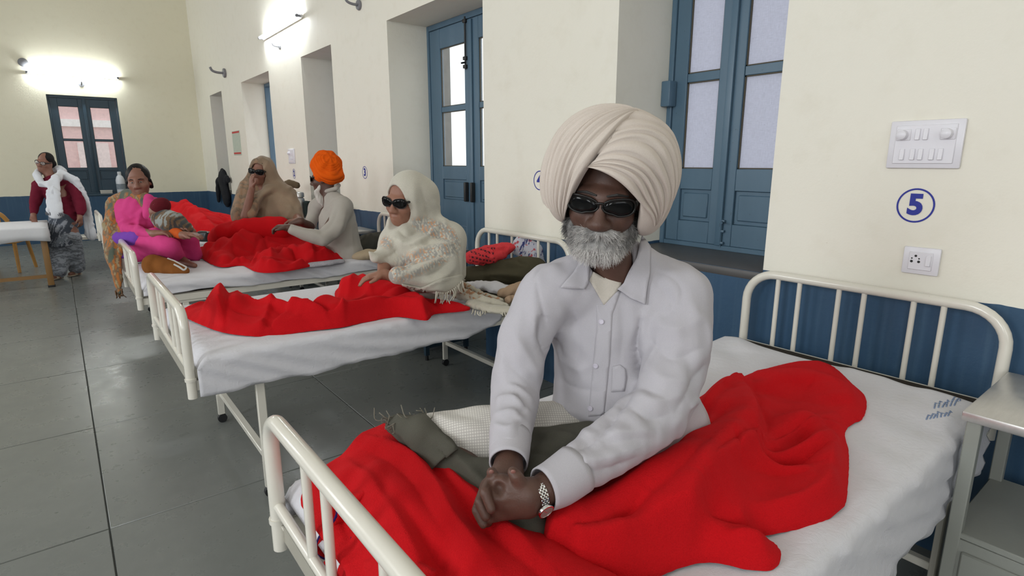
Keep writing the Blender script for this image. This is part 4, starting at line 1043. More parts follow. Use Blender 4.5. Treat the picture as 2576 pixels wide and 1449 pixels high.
# olive shawl across the lap with a fringed end over the knee
O = Sdf()
O.chain([pk(1480, 1120, 1.40), pk(1410, 1160, 1.33), pk(1350, 1230, 1.26), pk(1300, 1300, 1.22), pk(1330, 1352, 1.17)], [.055, .062, .062, .060, .045], k=.04)
O.chain([pk(1350, 1120, 1.40), pk(1420, 1120, 1.38), pk(1500, 1120, 1.38)], .045, k=.03)
O.chain([pk(1000, 1068, 1.46), pk(1030, 1082, 1.43), pk(1085, 1118, 1.405), pk(1165, 1190, 1.345), pk(1240, 1275, 1.25), pk(1310, 1330, 1.185)], [.028, .036, .040, .042, .045, .045], k=.03)
O.chain([pk(1170, 1190, 1.345), pk(1280, 1190, 1.31), pk(1340, 1180, 1.33)], [.03, .04, .045], k=.03)
O.K0 = 1.0
O.folds([(px, h, .012) for px, h in ((((1340, 1090), (1420, 1092), (1480, 1108)), .008), (((1330, 1140), (1400, 1130), (1480, 1115)), -.012), (((1350, 1190), (1400, 1150), (1460, 1130)), .010), (((1340, 1230), (1380, 1190), (1400, 1160)), -.010), (((1060, 1095), (1130, 1150), (1230, 1260)), -.008), (((1120, 1120), (1180, 1180), (1240, 1240)), .008), (((1230, 1310), (1290, 1335), (1340, 1330)), .010), (((1250, 1330), (1300, 1345), (1345, 1345)), -.010))])
O.wob(.0018, 60, 4)
lap = sculpt(O, 'lap_shawl', .0055, M_OLIVE, man)
end = [(986, 1068), (1004, 1046), (1040, 1052), (1076, 1050), (1100, 1075), (1150, 1140), (1090, 1180), (1030, 1112), (998, 1090)]
KO = Sdf(); KO.K0 = 1.1; KO.add(K, 0); KO.add(O, .01)
obj('shawl_end', patch(KO, end, off=.006, thick=.005, lift=lambda p: .005 * np.sin(p[:, 0] * .06 + p[:, 1] * .03)), M_OLIVE, lap, True)
tv = []
g = np.random.default_rng(5)
for (x, y) in [(976, 1058), (980, 1052), (986, 1046), (992, 1040), (1000, 1034), (1010, 1036), (1022, 1042), (1034, 1048), (1050, 1048), (1062, 1047), (1074, 1046), (976, 1066), (982, 1076), (988, 1086)]:
    for q in range(2):
        a, _ = KO.cast([(x, y)]); a = a[0] + TOC * .008; e = a + np.array([*(g.normal(size=2) * .015 + RT[:2] * -.012), g.uniform(.006, .030)]); m_ = (a + e) / 2 + g.normal(size=3) * .010
        tv.append(tube_arr(crom([a, m_, e], 4), .0013, 5))
v_, f_ = join_arr(tv); tag(obj('fringe', from_arr(v_, f_), cloth('olive_fringe_yarn', (.22, .20, .16)), lap), kind='stuff')
# ---------------------------------------------------------------- red blankets
def poly_d(X, Y, P):
    """distance to a polyline, signed side and position along it (top view)"""
    P = np.asarray(P, float)[:, :2]; best = np.full(X.shape, 9.); side = np.zeros(X.shape); tt = np.zeros(X.shape); n = len(P) - 1
    for i in range(n):
        a, b = P[i], P[i+1]; ab = b - a; L = ab @ ab + 1e-12; t_ = np.clip(((X - a[0]) * ab[0] + (Y - a[1]) * ab[1]) / L, 0, 1)
        dx = X - a[0] - t_ * ab[0]; dy = Y - a[1] - t_ * ab[1]; d = np.hypot(dx, dy); m = d < best
        side = np.where(m, np.sign(ab[0] * dy - ab[1] * dx), side); tt = np.where(m, (i + t_) / n, tt); best = np.minimum(best, d)
    return best, side, tt
def field_blanket(outline, lumps, folds, name, mat, label, z0=.7555, res=.005, seed=1, wr=(.010, .13), edge=.05, thick=.012, group='red hospital blankets', extra=None):
    """a blanket lying on the bed: outline (top view), broad lumps (path, height, width), folds (path, height, left width, right width), fine wrinkles"""
    O = crom(list(outline) + [outline[0]], 6)[:-1]; O = np.asarray(O)[:, :2]
    x0, y0 = O.min(0) - .02; x1, y1 = O.max(0) + .02; gx = np.arange(x0, x1, res); gy = np.arange(y0, y1, res); X, Y = np.meshgrid(gx, gy, indexing='ij')
    ed = edge_dist(O, X, Y); ins = inside(O, X, Y); sd = np.where(ins, ed, -ed)
    Z = np.zeros(X.shape)
    for P, h, w in lumps:
        d, s, t_ = poly_d(X, Y, crom(P, 6)); hh = np.interp(t_, np.linspace(0, 1, len(h)), h) if not np.isscalar(h) else h
        z = hh / (1 + (d / w) ** 3.2); k = .03; q = np.maximum(k - np.abs(Z - z), 0) / k; Z = np.maximum(Z, z) + q * q * k * .25
    g = np.random.default_rng(seed)
    for i in range(3):
        a = g.uniform(0, 6.28); k = 2 * np.pi / (wr[1] * g.uniform(.8, 1.4)); W = g.normal(size=(3, 2)) * 1.6 / wr[1]; ph = g.uniform(0, 6.28, 4)
        ph_ = (X * math.cos(a) + Y * math.sin(a)) * k + ph[0] + 1.2 * sum(np.sin(X * W[j, 0] + Y * W[j, 1] + ph[j+1]) for j in range(3))
        Z -= wr[0] * (1 - np.abs(np.sin(ph_ * .5)) ** 1.6) * (.5 + .5 * np.sin(X * W[0, 1] * 1.3 + Y * W[1, 0] + ph[2])) * np.clip(Z / .04, .25, 1)
    for f in folds:
        P, h, wl, wr_ = f; d, s, t_ = poly_d(X, Y, crom(P, 6)); amp = np.sin(np.pi * np.clip(t_, .03, .97)) ** .5
        w = np.where(s > 0, wl, wr_); Z += h * amp * np.exp(-(d / w) ** (1.5 if h > 0 else 1.1))
    if extra is not None: Z = extra(X, Y, Z)
    Z = np.maximum(Z, .002)
    e = np.clip(sd / edge, 0, 1); rim = thick * np.sqrt(np.clip(1 - (1 - np.clip(sd / thick, 0, 1)) ** 2, 0, 1))
    Z = z0 + Z * (e * e * (3 - 2 * e)) + rim
    keep = sd > -res * .1
    # pull the border vertices exactly onto the outline
    V = np.stack([X, Y, Z], -1); idx = np.full(X.shape, -1); cells = keep[:-1, :-1] & keep[1:, :-1] & keep[1:, 1:] & keep[:-1, 1:]
    use = np.zeros(X.shape, bool); use[:-1, :-1] |= cells; use[1:, :-1] |= cells; use[1:, 1:] |= cells; use[:-1, 1:] |= cells
    idx[use] = np.arange(use.sum()); TV = V[use]; n = len(TV); c = np.argwhere(cells)
    F = np.stack([idx[c[:, 0], c[:, 1]], idx[c[:, 0]+1, c[:, 1]], idx[c[:, 0]+1, c[:, 1]+1], idx[c[:, 0], c[:, 1]+1]], 1)
    E = {}
    for q in range(4):
        for a, b in zip(F[:, q], F[:, (q + 1) % 4]): E[(a, b)] = 1
    bd = [(a, b) for (a, b) in E if (b, a) not in E]; bi = sorted(set(i for e_ in bd for i in e_)); nb = {}
    for a, b in bd: nb.setdefault(a, []).append(b); nb.setdefault(b, []).append(a)
    for _ in range(4):
        new = {i: (TV[i] * .4 + .6 * np.mean(TV[nb[i]], 0)) for i in bi}
        for i, p in new.items(): TV[i, :2] = p[:2]
    BV = TV.copy(); BV[:, 2] = z0 - .001
    m = {i: j for j, i in enumerate(bi)}; low = BV[bi]; SF = [(b, a, n + m[a], n + m[b]) for a, b in bd]
    me = fast_me(np.vstack([TV, low]), np.vstack([F, np.array(SF)]), name)
    o = obj(name, me, mat); return tag(o, label, 'blanket', group)
w_ = lambda *a: [pz(*p)[:2] for p in a]
wz = lambda z, *a: [pz(x, y, z)[:2] for x, y in a]
bl = field_blanket([(.352, 1.27), (.42, 1.37), (.60, 1.405), (.71, 1.40), (.745, 1.30), (.72, 1.15), (.70, 1.0), (.70, .85), (.73, .70), (.78, .55), (.80, .44), (.70, .415), (.55, .415), (.39, .42), (.346, .5), (.342, .8), (.343, 1.12)],
    [([(.62, 1.36), (.59, 1.15), (.57, .9), (.58, .65), (.64, .46)], [.085, .105, .095, .085, .06], .125), ([(.45, 1.2), (.43, .9), (.44, .6)], .05, .07)],
    [(wz(.82, (905, 1130), (1000, 1200), (1100, 1330), (1200, 1449)), -.030, .022, .03), (wz(.85, (960, 1110), (1060, 1180), (1130, 1290), (1260, 1449)), .026, .016, .06), (wz(.84, (1060, 1130), (1120, 1220), (1220, 1330), (1350, 1449)), -.026, .016, .028), (wz(.84, (1100, 1150), (1150, 1220), (1250, 1310), (1380, 1430)), .02, .014, .04),
     (wz(.80, (850, 1150), (920, 1230), (1000, 1350), (1060, 1449)), .022, .02, .05), (wz(.79, (800, 1200), (860, 1300), (900, 1400)), -.025, .018, .03), (wz(.84, (930, 1150), (1010, 1260), (1090, 1400)), .012, .03, .03), (wz(.8, (1000, 1290), (1050, 1360), (1120, 1449)), -.014, .014, .02)],
    'red_blanket', M_RED, 'red wool blanket bunched along the foot of the nearest bed', seed=4, wr=(.012, .14))
# turned-up hem hanging between the footboard slats
def sheet(grid, name, mat, parent=None, thick=.006, smooth=True, sub=1):
    G = np.asarray(grid, float); n, m = G.shape[:2]
    G2 = np.array([crom(G[i], 5) for i in range(n)]); G2 = np.array([crom(G2[:, j], 5) for j in range(G2.shape[1])]).transpose(1, 0, 2)
    n, m = G2.shape[:2]; F = [(i*m+j, (i+1)*m+j, (i+1)*m+j+1, i*m+j+1) for i in range(n-1) for j in range(m-1)]
    o = obj(name, from_arr(G2.reshape(-1, 3), F), mat, parent, True); sm = o.modifiers.new('t', 'SOLIDIFY'); sm.thickness = thick; sm.offset = 0
    return o
hp = [(832, 1256, .405), (848, 1288, .382), (830, 1325, .366), (803, 1352, .356), (797, 1388, .354), (822, 1406, .358), (858, 1394, .370), (886, 1352, .386)]
hem_edge = np.array([pX(x, y, X) for x, y, X in hp]); hc = hem_edge.mean(0)
inner = hem_edge * .6 + hc * .4 + np.array([.045, 0, .0]); deep = hem_edge * .25 + hc * .75 + np.array([.085, 0, .005])
sheet([hem_edge, inner, deep], 'turned_hem', M_RED, bl)
outer = hem_edge + np.array([.002, 0, 0]); back = hem_edge * .9 + hc * .1 + np.array([.03, -.004, .02]); back2 = hem_edge * .7 + hc * .3 + np.array([.09, -.01, .05])
sheet([outer, back, back2], 'hem_fold', M_RED, bl)
obj('hem_stitching', tube_me(crom(hem_edge, 8), .0030, 7), M_STITCH, bl)
sheet([[pX(868, 1352, .42), pX(930, 1352, .42), pX(1010, 1392, .43), pX(1100, 1440, .44)], [pX(838, 1400, .385), pX(900, 1402, .378), pX(980, 1430, .385), pX(1060, 1480, .40)], [pX(812, 1420, .362), pX(868, 1450, .358), pX(950, 1490, .362), pX(1040, 1540, .37)], [pX(808, 1452, .358), pX(868, 1490, .355), pX(950, 1530, .358), pX(1040, 1580, .365)]], 'hanging_fold', M_RED, bl, thick=.008)
z_ = lambda *a: [pz(*p) for p in a]
br = field_blanket(w_((1348, 1278, .775), (1480, 1222, .757), (1590, 1150, .757), (1670, 1068, .77), (1735, 1002, .79), (1800, 945, .835), (1870, 918, .81), (1940, 902, .80), (2020, 893, .79), (2090, 908, .78), (2148, 960, .775), (2180, 1000, .765), (2176, 1042, .765), (2140, 1062, .77), (2128, 1092, .765), (2138, 1140, .765), (2136, 1220, .765), (2122, 1275, .762), (2050, 1318, .76), (1960, 1338, .76), (1915, 1350, .76), (1952, 1366, .765), (1968, 1398, .762), (1945, 1430, .76), (1880, 1430, .76), (1800, 1412, .76), (1730, 1420, .76), (1640, 1455, .76), (1560, 1490, .76), (1450, 1500, .76), (1395, 1450, .775), (1335, 1400, .79)),
    [(w_((1375, 1312, .86), (1530, 1262, .88), (1670, 1190, .89), (1790, 1100, .90), (1840, 1010, .88), (1866, 950, .83)), [.105, .12, .125, .125, .11, .06], .105), (w_((1860, 980, .80), (1950, 945, .81), (2050, 945, .81), (2110, 985, .80)), [.05, .06, .06, .045], .085), (w_((1930, 1080, .80), (2040, 1075, .80), (2090, 1130, .80), (2080, 1220, .80), (2010, 1280, .79), (1880, 1310, .785)), [.05, .055, .055, .05, .045, .035], .07),
     (w_((1420, 1420, .80), (1600, 1390, .80), (1780, 1370, .79), (1910, 1385, .785)), [.045, .05, .04, .035], .05), (w_((1660, 1080, .88), (1740, 1050, .88), (1810, 980, .86)), [.08, .09, .06], .07)],
    [(wz(.84, (1868, 945), (1893, 1040), (1908, 1110), (1855, 1165), (1795, 1215), (1750, 1290), (1715, 1350)), .050, .013, .075), (wz(.78, (1885, 950), (1908, 1040), (1925, 1110), (1870, 1175), (1812, 1228), (1770, 1300)), -.030, .022, .016),
     (wz(.80, (2155, 1046), (2070, 1062), (1985, 1102), (1925, 1132)), .036, .011, .07), (wz(.77, (2150, 1060), (2070, 1080), (1990, 1118), (1930, 1148)), -.024, .018, .012), (wz(.79, (2115, 1100), (2050, 1132), (1985, 1152), (1915, 1162)), .034, .012, .04), (wz(.78, (2110, 1118), (2060, 1150), (1990, 1172), (1905, 1178)), -.022, .016, .014), (wz(.79, (1915, 1150), (1985, 1135), (2040, 1100)), -.018, .012, .014),
     (wz(.79, (2110, 1140), (2100, 1220), (2060, 1270), (1960, 1300), (1850, 1320)), .026, .05, .03), (wz(.78, (1890, 1185), (1960, 1195), (2040, 1190)), .020, .014, .04), (wz(.77, (1800, 1270), (1880, 1232), (1960, 1215), (2040, 1215)), -.022, .02, .03),
     (wz(.765, (1765, 1352), (1850, 1348), (1925, 1345)), -.030, .012, .012), (wz(.80, (1395, 1400), (1490, 1385), (1570, 1350), (1620, 1310)), -.030, .012, .024), (wz(.82, (1380, 1385), (1480, 1368), (1560, 1335)), .016, .014, .03), (wz(.80, (1700, 1405), (1735, 1345), (1768, 1295)), .034, .030, .011), (wz(.77, (1720, 1410), (1752, 1350), (1778, 1310)), -.020, .012, .014), (wz(.78, (1630, 1440), (1740, 1392), (1850, 1372), (1940, 1375)), .024, .012, .035), (wz(.77, (1660, 1450), (1760, 1408), (1850, 1395)), -.016, .012, .016),
     (wz(.86, (1735, 1062), (1795, 995), (1848, 935)), .030, .04, .012), (wz(.85, (1700, 1085), (1760, 1095), (1825, 1050)), -.022, .014, .02), (wz(.87, (1460, 1275), (1580, 1225), (1690, 1140), (1760, 1050)), .016, .03, .05), (wz(.85, (1470, 1330), (1600, 1285), (1720, 1215), (1790, 1140)), -.016, .03, .02), (wz(.80, (1910, 930), (1990, 918), (2080, 940)), .012, .02, .04), (wz(.80, (1890, 1000), (1970, 965), (2070, 965)), -.012, .02, .03), (wz(.82, (1840, 1150), (1852, 1170), (1860, 1195)), -.010, .008, .008), (wz(.79, (1985, 1260), (2040, 1230), (2075, 1180)), -.012, .02, .02)],
    'red_blanket', M_RED, 'large rumpled red wool blanket beside the turbaned man, reaching the headboard end', seed=12, wr=(.010, .15), res=.0045)
from mathutils.bvhtree import BVHTree
tree = BVHTree.FromPolygons([v.co[:] for v in br.data.vertices], [p.vertices[:] for p in br.data.polygons])
out = []
for i in range(34):
    t_ = i / 33; x = np.interp(t_, [0, .3, .6, 1], [1350, 1348, 1342, 1340]); y = 1284 + 118 * t_; d = ray(x, y); d = d / np.linalg.norm(d)
    h_ = tree.ray_cast(Vector(CAM), Vector(d))
    if h_[0] is None: continue
    p = np.array(h_[0]); nn = np.array(h_[1]); sd_ = unit(np.cross(nn, UP) + 1e-6)
    out.append(tube_arr([p + nn * .002 - RT * .005, p + nn * .0035 + UP * .002, p + nn * .002 + RT * .006 - UP * .002], .0016, 5))
if out: v_, f_ = join_arr(out); tag(obj('edge_stitching', from_arr(v_, f_), M_STITCH, br), kind='stuff')
# ---------------------------------------------------------------- the other people of the ward
def hand(S, w, d, n, s=1.0, curl=.5, side=1):
    """palm, four fingers and a thumb from wrist w along d; n is the back of the hand"""
    d = unit(np.asarray(d, float)); n = unit(np.asarray(n, float) - d * (np.asarray(n) @ d)); lat = np.cross(d, n) * side
    w = np.asarray(w, float)
    for q in (-.022, 0, .022): S.chain([w + lat * q * .5 * s, w + (d * .078 + lat * q) * s], [.021 * s, .015 * s], k=.02)
    for i, (q, ln) in enumerate(((-.033, .028), (-.011, .033), (.011, .035), (.033, .031))):
        a = w + (d * .085 + lat * q) * s; c1, s1 = math.cos(curl), math.sin(curl); d1 = d * c1 - n * s1
        c2, s2 = math.cos(curl * 2.2), math.sin(curl * 2.2); d2 = d * c2 - n * s2
        b = a + d1 * ln * s; S.chain([a, b, b + d2 * ln * .9 * s], [.0105 * s, .0095 * s, .008 * s], k=.008)
    a = w + (d * .028 + lat * .036) * s; b = a + unit(d * .7 + lat * .6 - n * .25) * .035 * s
    S.chain([w + d * .015 * s, a, b, b + unit(d * .9 + lat * .1 - n * .3) * .028 * s], [.02 * s, .0145 * s, .012 * s, .0095 * s], k=.01)
def uplab(c): return tuple(c)
def tri_noise(V, f, seed=0):
    g = np.random.default_rng(seed); K = g.normal(size=(5, 3)) * f; ph = g.uniform(0, 6.28, 5); return np.sin(V @ K.T + ph + 2 * np.sin(V @ K[::-1].T * .6)).sum(1) / 2.3
def px_of(V):
    d = V - CAM; rt = d @ RT; f2 = -(d @ TOC); fw = f2 * _cp - d[:, 2] * _sp; up = f2 * _sp + d[:, 2] * _cp
    return 1288 + FPX * rt / fw, 724.5 - FPX * up / fw
def near_line(V, pts, w):
    P = np.asarray(pts, float); d = np.full(len(V), 9.)
    for a, b in zip(P[:-1], P[1:]):
        ab = b - a; t_ = np.clip((V - a) @ ab / (ab @ ab), 0, 1); d = np.minimum(d, np.linalg.norm(V - a - t_[:, None] * ab, axis=1))
    return np.clip(1.5 - d / w, 0, 1)

# --- woman in the pale embroidered shawl, second bed
H2 = pk(1016, 505, 3.22); F2 = rot_frame(24, 6, 6)
wo = person('woman in dark glasses hooded in a pale embroidered shawl on the second bed', (pz(1075, 745, .75)[0], pz(1075, 745, .75)[1], .75))
S, L2 = head_sdf(H2, F2, 1.08)
S.chain([L2(0, -.015, -.06), pk(1042, 585, 3.28)], [.05, .055], k=.03)
S.ell(pk(1062, 655, 3.33), (.15, .10, .22), BF, k=.05); S.chain([pk(1000, 608, 3.28), pk(1110, 605, 3.36)], .06, k=.05)
S.chain([pk(1000, 610, 3.26), pk(968, 660, 3.16), pk(962, 690, 3.05)], [.045, .04, .028], k=.03); S.chain([pk(1112, 610, 3.34), pk(1075, 685, 3.14), pk(985, 695, 3.03)], [.045, .04, .03], k=.03)
hand(S, pk(968, 690, 3.02), -RT * .9 + TOC * .25 - UP * .12, UP, 1.0, .35, -1)
sculpt(S, 'body', .007, M_SKIN_W, wo)
glasses(L2, wo, W=.074, lens=(.036, .024), y0=.104, zc=.006, wrap=3.4)
Q = Sdf(); Q.K0 = 2.6
Q.ell(L2(.010, -.03, .035), (.112, .130, .135), F2, k=.03); Q.ell(L2(.05, -.11, -.01), (.095, .11, .13), F2, k=.07)
Q.chain([L2(.03, -.06, -.08), pk(1066, 590, 3.33)], [.10, .13], k=.06); Q.chain([L2(-.045, .03, -.12), pk(1010, 590, 3.22)], [.045, .07], k=.05)
Q.ell(pk(1066, 660, 3.36), (.195, .15, .23), BF, k=.06); Q.ell(pk(1020, 645, 3.20), (.12, .09, .13), BF, k=.10); Q.chain([pk(992, 606, 3.26), pk(1128, 598, 3.36)], [.075, .095], k=.06)
Q.chain([pk(992, 612, 3.24), pk(968, 645, 3.14), pk(944, 648, 3.06), pk(929, 634, 3.02)], [.07, .055, .03, .008], k=.07)
Q.chain([pk(1128, 610, 3.33), pk(1115, 660, 3.20), pk(1060, 690, 3.08), pk(1000, 692, 2.99)], [.10, .105, .085, .050], k=.06)
Q.chain([pk(1120, 680, 3.22), pk(1140, 715, 3.2), pk(1100, 720, 3.1)], [.09, .06, .05], k=.06)
Q.chain([pk(1150, 620, 3.42), pk(1158, 690, 3.42)], [.05, .04], k=.05)
Q.folds([(((1040, 470), (1045, 520), (1050, 560)), .012, .03), (((1060, 470), (1075, 520), (1090, 560)), -.010, .025), (((1090, 500), (1110, 540), (1125, 575)), .012, .025), (((1000, 575), (1030, 590), (1075, 560)), -.020, .02), (((995, 600), (1030, 615), (1080, 590), (1110, 555)), .018, .022), (((980, 610), (1010, 650), (1030, 680)), -.014, .02), (((1035, 600), (1090, 590), (1150, 600)), -.018, .018), (((1010, 660), (1070, 630), (1145, 610)), .020, .022), (((1000, 680), (1060, 650), (1150, 635)), -.020, .018), (((1000, 690), (1070, 670), (1120, 640)), .014, .02), (((1030, 700), (1090, 690), (1140, 650)), -.010, .02), (((1060, 715), (1110, 700), (1150, 670)), .010, .02), (((950, 630), (975, 620), (985, 600)), .010, .02), (((960, 655), (990, 640), (1000, 625)), -.010, .016), (((1140, 600), (1160, 650), (1160, 700)), -.012, .02)], g=1.25)
Q.wrinkle(.005, .17, 6, 3)
Qb = Q.snap()
Q.ell(L2(-.010, .11, -.018), (.082, .14, .124), F2, k=.008, op='s'); Q.ell(L2(0, .0, -.01), (.084, .108, .125), F2, k=.008, op='s')
pat1, ok1 = Qb.cast(crom([(1052, 562), (1090, 565), (1125, 580), (1150, 610), (1120, 600), (1060, 570)], 4)); pat2, ok2 = Qb.cast(crom([(985, 690), (1030, 660), (1090, 635), (1145, 625)], 4)); pat3, _ = Qb.cast(crom([(1010, 705), (1060, 680), (1120, 650)], 4)); pat4, _ = Qb.cast([(966, 605), (972, 612)])
def shawl_col(V):
    base = np.array([.60, .565, .48]); c = np.tile(base, (len(V), 1)) * (1 + .05 * tri_noise(V, 20, 2))[:, None]
    m = np.maximum(near_line(V, pat1, .035), np.maximum(near_line(V, pat2, .045), np.maximum(near_line(V, pat3, .02) * .8, near_line(V, pat4, .03)))) * (V[:, 2] > .7)
    n1 = tri_noise(V, 120, 3); n2 = tri_noise(V, 90, 9)
    g1 = (np.array([.33, .32, .30]) * (n1 > -.1)[:, None] + np.array([.60, .30, .15]) * ((n1 <= -.1) & (n2 > .25))[:, None] + base * ((n1 <= -.1) & (n2 <= .25))[:, None])
    return c * (1 - m[:, None] * .85) + g1 * m[:, None] * .85
shawl = sculpt(Q, 'shawl', .0062, attr_cloth('pale_embroidered_wool', None), wo, col=shawl_col)
hem = [L2(-.080, .055, -.075), L2(-.092, .062, -.02), L2(-.085, .070, .05), L2(-.045, .078, .105), L2(.015, .080, .118), L2(.065, .072, .085), L2(.085, .062, .02), L2(.080, .05, -.05), L2(.060, .055, -.105)]
# hanging corner with tassels, and the end trailing on the mattress
cor = patch(Qb, [(1010, 712), (1060, 722), (1110, 700), (1160, 690), (1168, 705), (1130, 738), (1100, 730), (1050, 735)], off=.004, thick=.006, step=5); obj('shawl_corner', cor, cloth('pale_wool', (.60, .565, .48)), shawl, True)
tv = []; g = np.random.default_rng(8)
M_TASSEL = cloth('pale_tassel_yarn', (.58, .54, .45))
for i in range(16):
    x = 1098 + i * 4.4; y = 733 + 10 * math.sin(i * .25) - i * 1.4; a, ok = Qb.cast([(min(x, 1150), y - 6)]); a = a[0] + TOC * .012; a = pk(x, y, (a - CAM) @ np.array([_cp * _sy, _cp * _cy, -_sp]) - .01)
    tv.append(tube_arr(crom([a, a + [*g.normal(size=2) * .005, -.03], a + [*g.normal(size=2) * .012, -.062]], 3), [.004] * 4 + [.0025] * 3, 6))
v_, f_ = join_arr(tv); tag(obj('fringe', from_arr(v_, f_), M_TASSEL, shawl), kind='stuff')
# her long blanket
b2 = field_blanket(w_((452, 775, .775), (478, 752, .81), (520, 728, .85), (565, 702, .90), (600, 716, .88), (650, 735, .84), (730, 744, .81), (800, 742, .81), (836, 728, .83), (840, 690, .87), (870, 662, .90), (930, 660, .90), (1000, 700, .86), (1080, 730, .82), (1150, 757, .78), (1186, 777, .76), (1150, 783, .76), (1095, 790, .757), (1080, 804, .757), (1058, 805, .757), (1000, 797, .757), (930, 808, .757), (860, 823, .757), (790, 831, .757), (700, 843, .757), (640, 846, .757), (560, 836, .757), (500, 815, .757), (465, 796, .76)),
    [(w_((560, 735, .90), (575, 752, .88)), .15, .11), (w_((570, 770, .84), (700, 775, .84), (850, 770, .84), (1000, 755, .84), (1090, 755, .82)), [.10, .095, .10, .105, .06], .13), (w_((880, 690, .90), (930, 690, .90), (1000, 715, .86)), [.12, .13, .10], .10), (w_((520, 790, .79), (700, 812, .79), (900, 795, .79), (1060, 785, .78)), [.03, .035, .035, .02], .10)],
    [(wz(.88, (566, 708), (600, 738), (700, 758), (820, 762)), .040, .05, .018), (wz(.86, (590, 740), (690, 770), (760, 775)), -.03, .02, .03), (wz(.86, (572, 712), (556, 760), (528, 805)), .04, .02, .05), (wz(.82, (595, 735), (572, 785), (560, 828)), -.03, .02, .02), (wz(.8, (480, 765), (530, 745), (566, 715)), .02, .03, .02), (wz(.77, (500, 805), (600, 815), (700, 822)), -.022, .02, .02), (wz(.83, (700, 765), (672, 790), (640, 815)), .030, .012, .04), (wz(.80, (735, 752), (752, 785), (840, 803)), -.036, .018, .02), (wz(.84, (757, 782), (840, 758), (925, 725)), .042, .02, .04), (wz(.80, (770, 797), (850, 795), (862, 762)), -.030, .018, .016), (wz(.78, (660, 835), (760, 806), (860, 818)), .024, .012, .03), (wz(.80, (858, 765), (866, 800), (858, 822)), .034, .012, .03), (wz(.86, (850, 745), (940, 722), (1030, 712)), -.034, .02, .02), (wz(.92, (868, 695), (900, 675), (935, 695)), .02, .02, .02), (wz(.80, (930, 785), (1000, 768), (1060, 772)), -.020, .02, .02), (wz(.84, (1000, 735), (1060, 752), (1085, 790)), .026, .02, .05), (wz(.79, (1080, 765), (1115, 772), (1150, 776)), -.02, .016, .016), (wz(.84, (640, 780), (690, 800), (740, 808)), -.02, .014, .02)],
    'red_blanket', M_RED, 'red wool blanket over the stretched legs of the hooded woman', seed=23, wr=(.010, .17), res=.0075)
# --- man in the orange turban, third bed
H3 = pk(815, 450, 4.78); F3 = rot_frame(92, 4, -4)
om = person('man in an orange turban seen from behind on the third bed', (*pz(850, 645, .75)[:2], .75))
S, L3 = head_sdf(H3, F3, 1.0)
S.chain([L3(0, -.02, -.06), pk(832, 505, 4.80)], [.05, .06], k=.03); S.ell(pk(855, 565, 4.83), (.09, .06, .17), BF, k=.05); S.chain([pk(805, 525, 4.93), pk(858, 522, 4.72)], .04, k=.05)
S.chain([pk(862, 520, 4.66), pk(812, 598, 4.52), pk(728, 574, 4.42)], [.05, .042, .028], k=.03); S.chain([pk(795, 525, 4.95), pk(780, 570, 4.85), pk(755, 556, 4.70)], [.045, .04, .03], k=.03)
hand(S, pk(728, 573, 4.42), -RT + TOC * .1 + UP * .1, UP, 1.05, .7, -1); hand(S, pk(757, 556, 4.70), -RT * .8 + TOC * .2 - UP * .2, UP, 1.05, .6, 1)
sculpt(S, 'body', .009, M_SKIN_D, om)
T_ = Sdf(); T_.K0 = 4
T_.ell(pk(850, 570, 4.80), (.165, .135, .24), BF, k=.06); T_.chain([pk(800, 520, 4.92), pk(830, 492, 4.82), pk(862, 520, 4.70)], [.075, .07, .08], k=.06)
T_.chain([pk(862, 522, 4.67), pk(845, 570, 4.58), pk(812, 600, 4.50), pk(770, 590, 4.46), pk(734, 577, 4.42)], [.078, .075, .066, .052, .042], k=.05)
T_.chain([pk(860, 610, 4.85), pk(875, 635, 4.85)], [.15, .13], k=.06); T_.chain([pk(795, 525, 4.94), pk(780, 565, 4.86)], [.06, .05], k=.05)
T_.folds([(((850, 520), (835, 560), (800, 590)), -.014, .025), (((870, 530), (860, 570), (840, 610)), .012, .025), (((815, 600), (780, 585), (750, 580)), .008, .02), (((840, 600), (860, 620), (880, 650)), -.012, .02), (((815, 500), (805, 540), (800, 570)), -.010, .02), (((880, 550), (885, 600), (890, 640)), .010, .02)])
T_.wrinkle(.008, .11, 3, 3)
M_SHIRT3 = cloth('beige_grey_cotton', (.43, .395, .35), (.38, .35, .31))
sh3 = sculpt(T_, 'shirt', .0095, M_SHIRT3, om)
cl = Sdf(); cl.chain([pk(806, 486, 4.80), pk(825, 480, 4.74), pk(846, 474, 4.74), pk(852, 466, 4.82)], [.017, .018, .019, .018], k=.02); sculpt(cl, 'collar', .008, M_SHIRT3, sh3)
U3 = Sdf(); tc3 = pk(822, 420, 4.78)
FT3 = rot_frame(62, 0, -12)
U3.ell(tc3, (.118, .125, .135), FT3, k=.03); U3.ell(pk(830, 446, 4.76), (.10, .11, .055), FT3, k=.04)
a3 = unit(_f(pk(835, 385, 4.66) - tc3)); b3 = unit(np.cross(a3, RT)); c3 = np.cross(a3, b3)
def t3(Q, d):
    v = Q - _f(tc3); ph = np.arctan2(v @ _f(b3), v @ _f(c3)); rr = (v @ _f(a3)) / (np.linalg.norm(v, axis=1) + 1e-6)
    h1, i1 = pleat(np.arccos(np.clip(rr, -1, 1)) * 1.0 + .14 * np.sin(ph), 3.6, 4)
    return (-(.011 * h1 + .004 * np.sin(ph * 7 + 3)) + .004).astype(np.float32)
U3.disp(t3); sculpt(U3, 'turban', .006, cloth('orange_muslin', (.80, .115, .004), (.70, .085, .003), fine=400, sheen=.1), om)
sg3 = glasses(L3, om, W=.074, lens=(.034, .023), y0=.104, zc=.004, wrap=3.2)
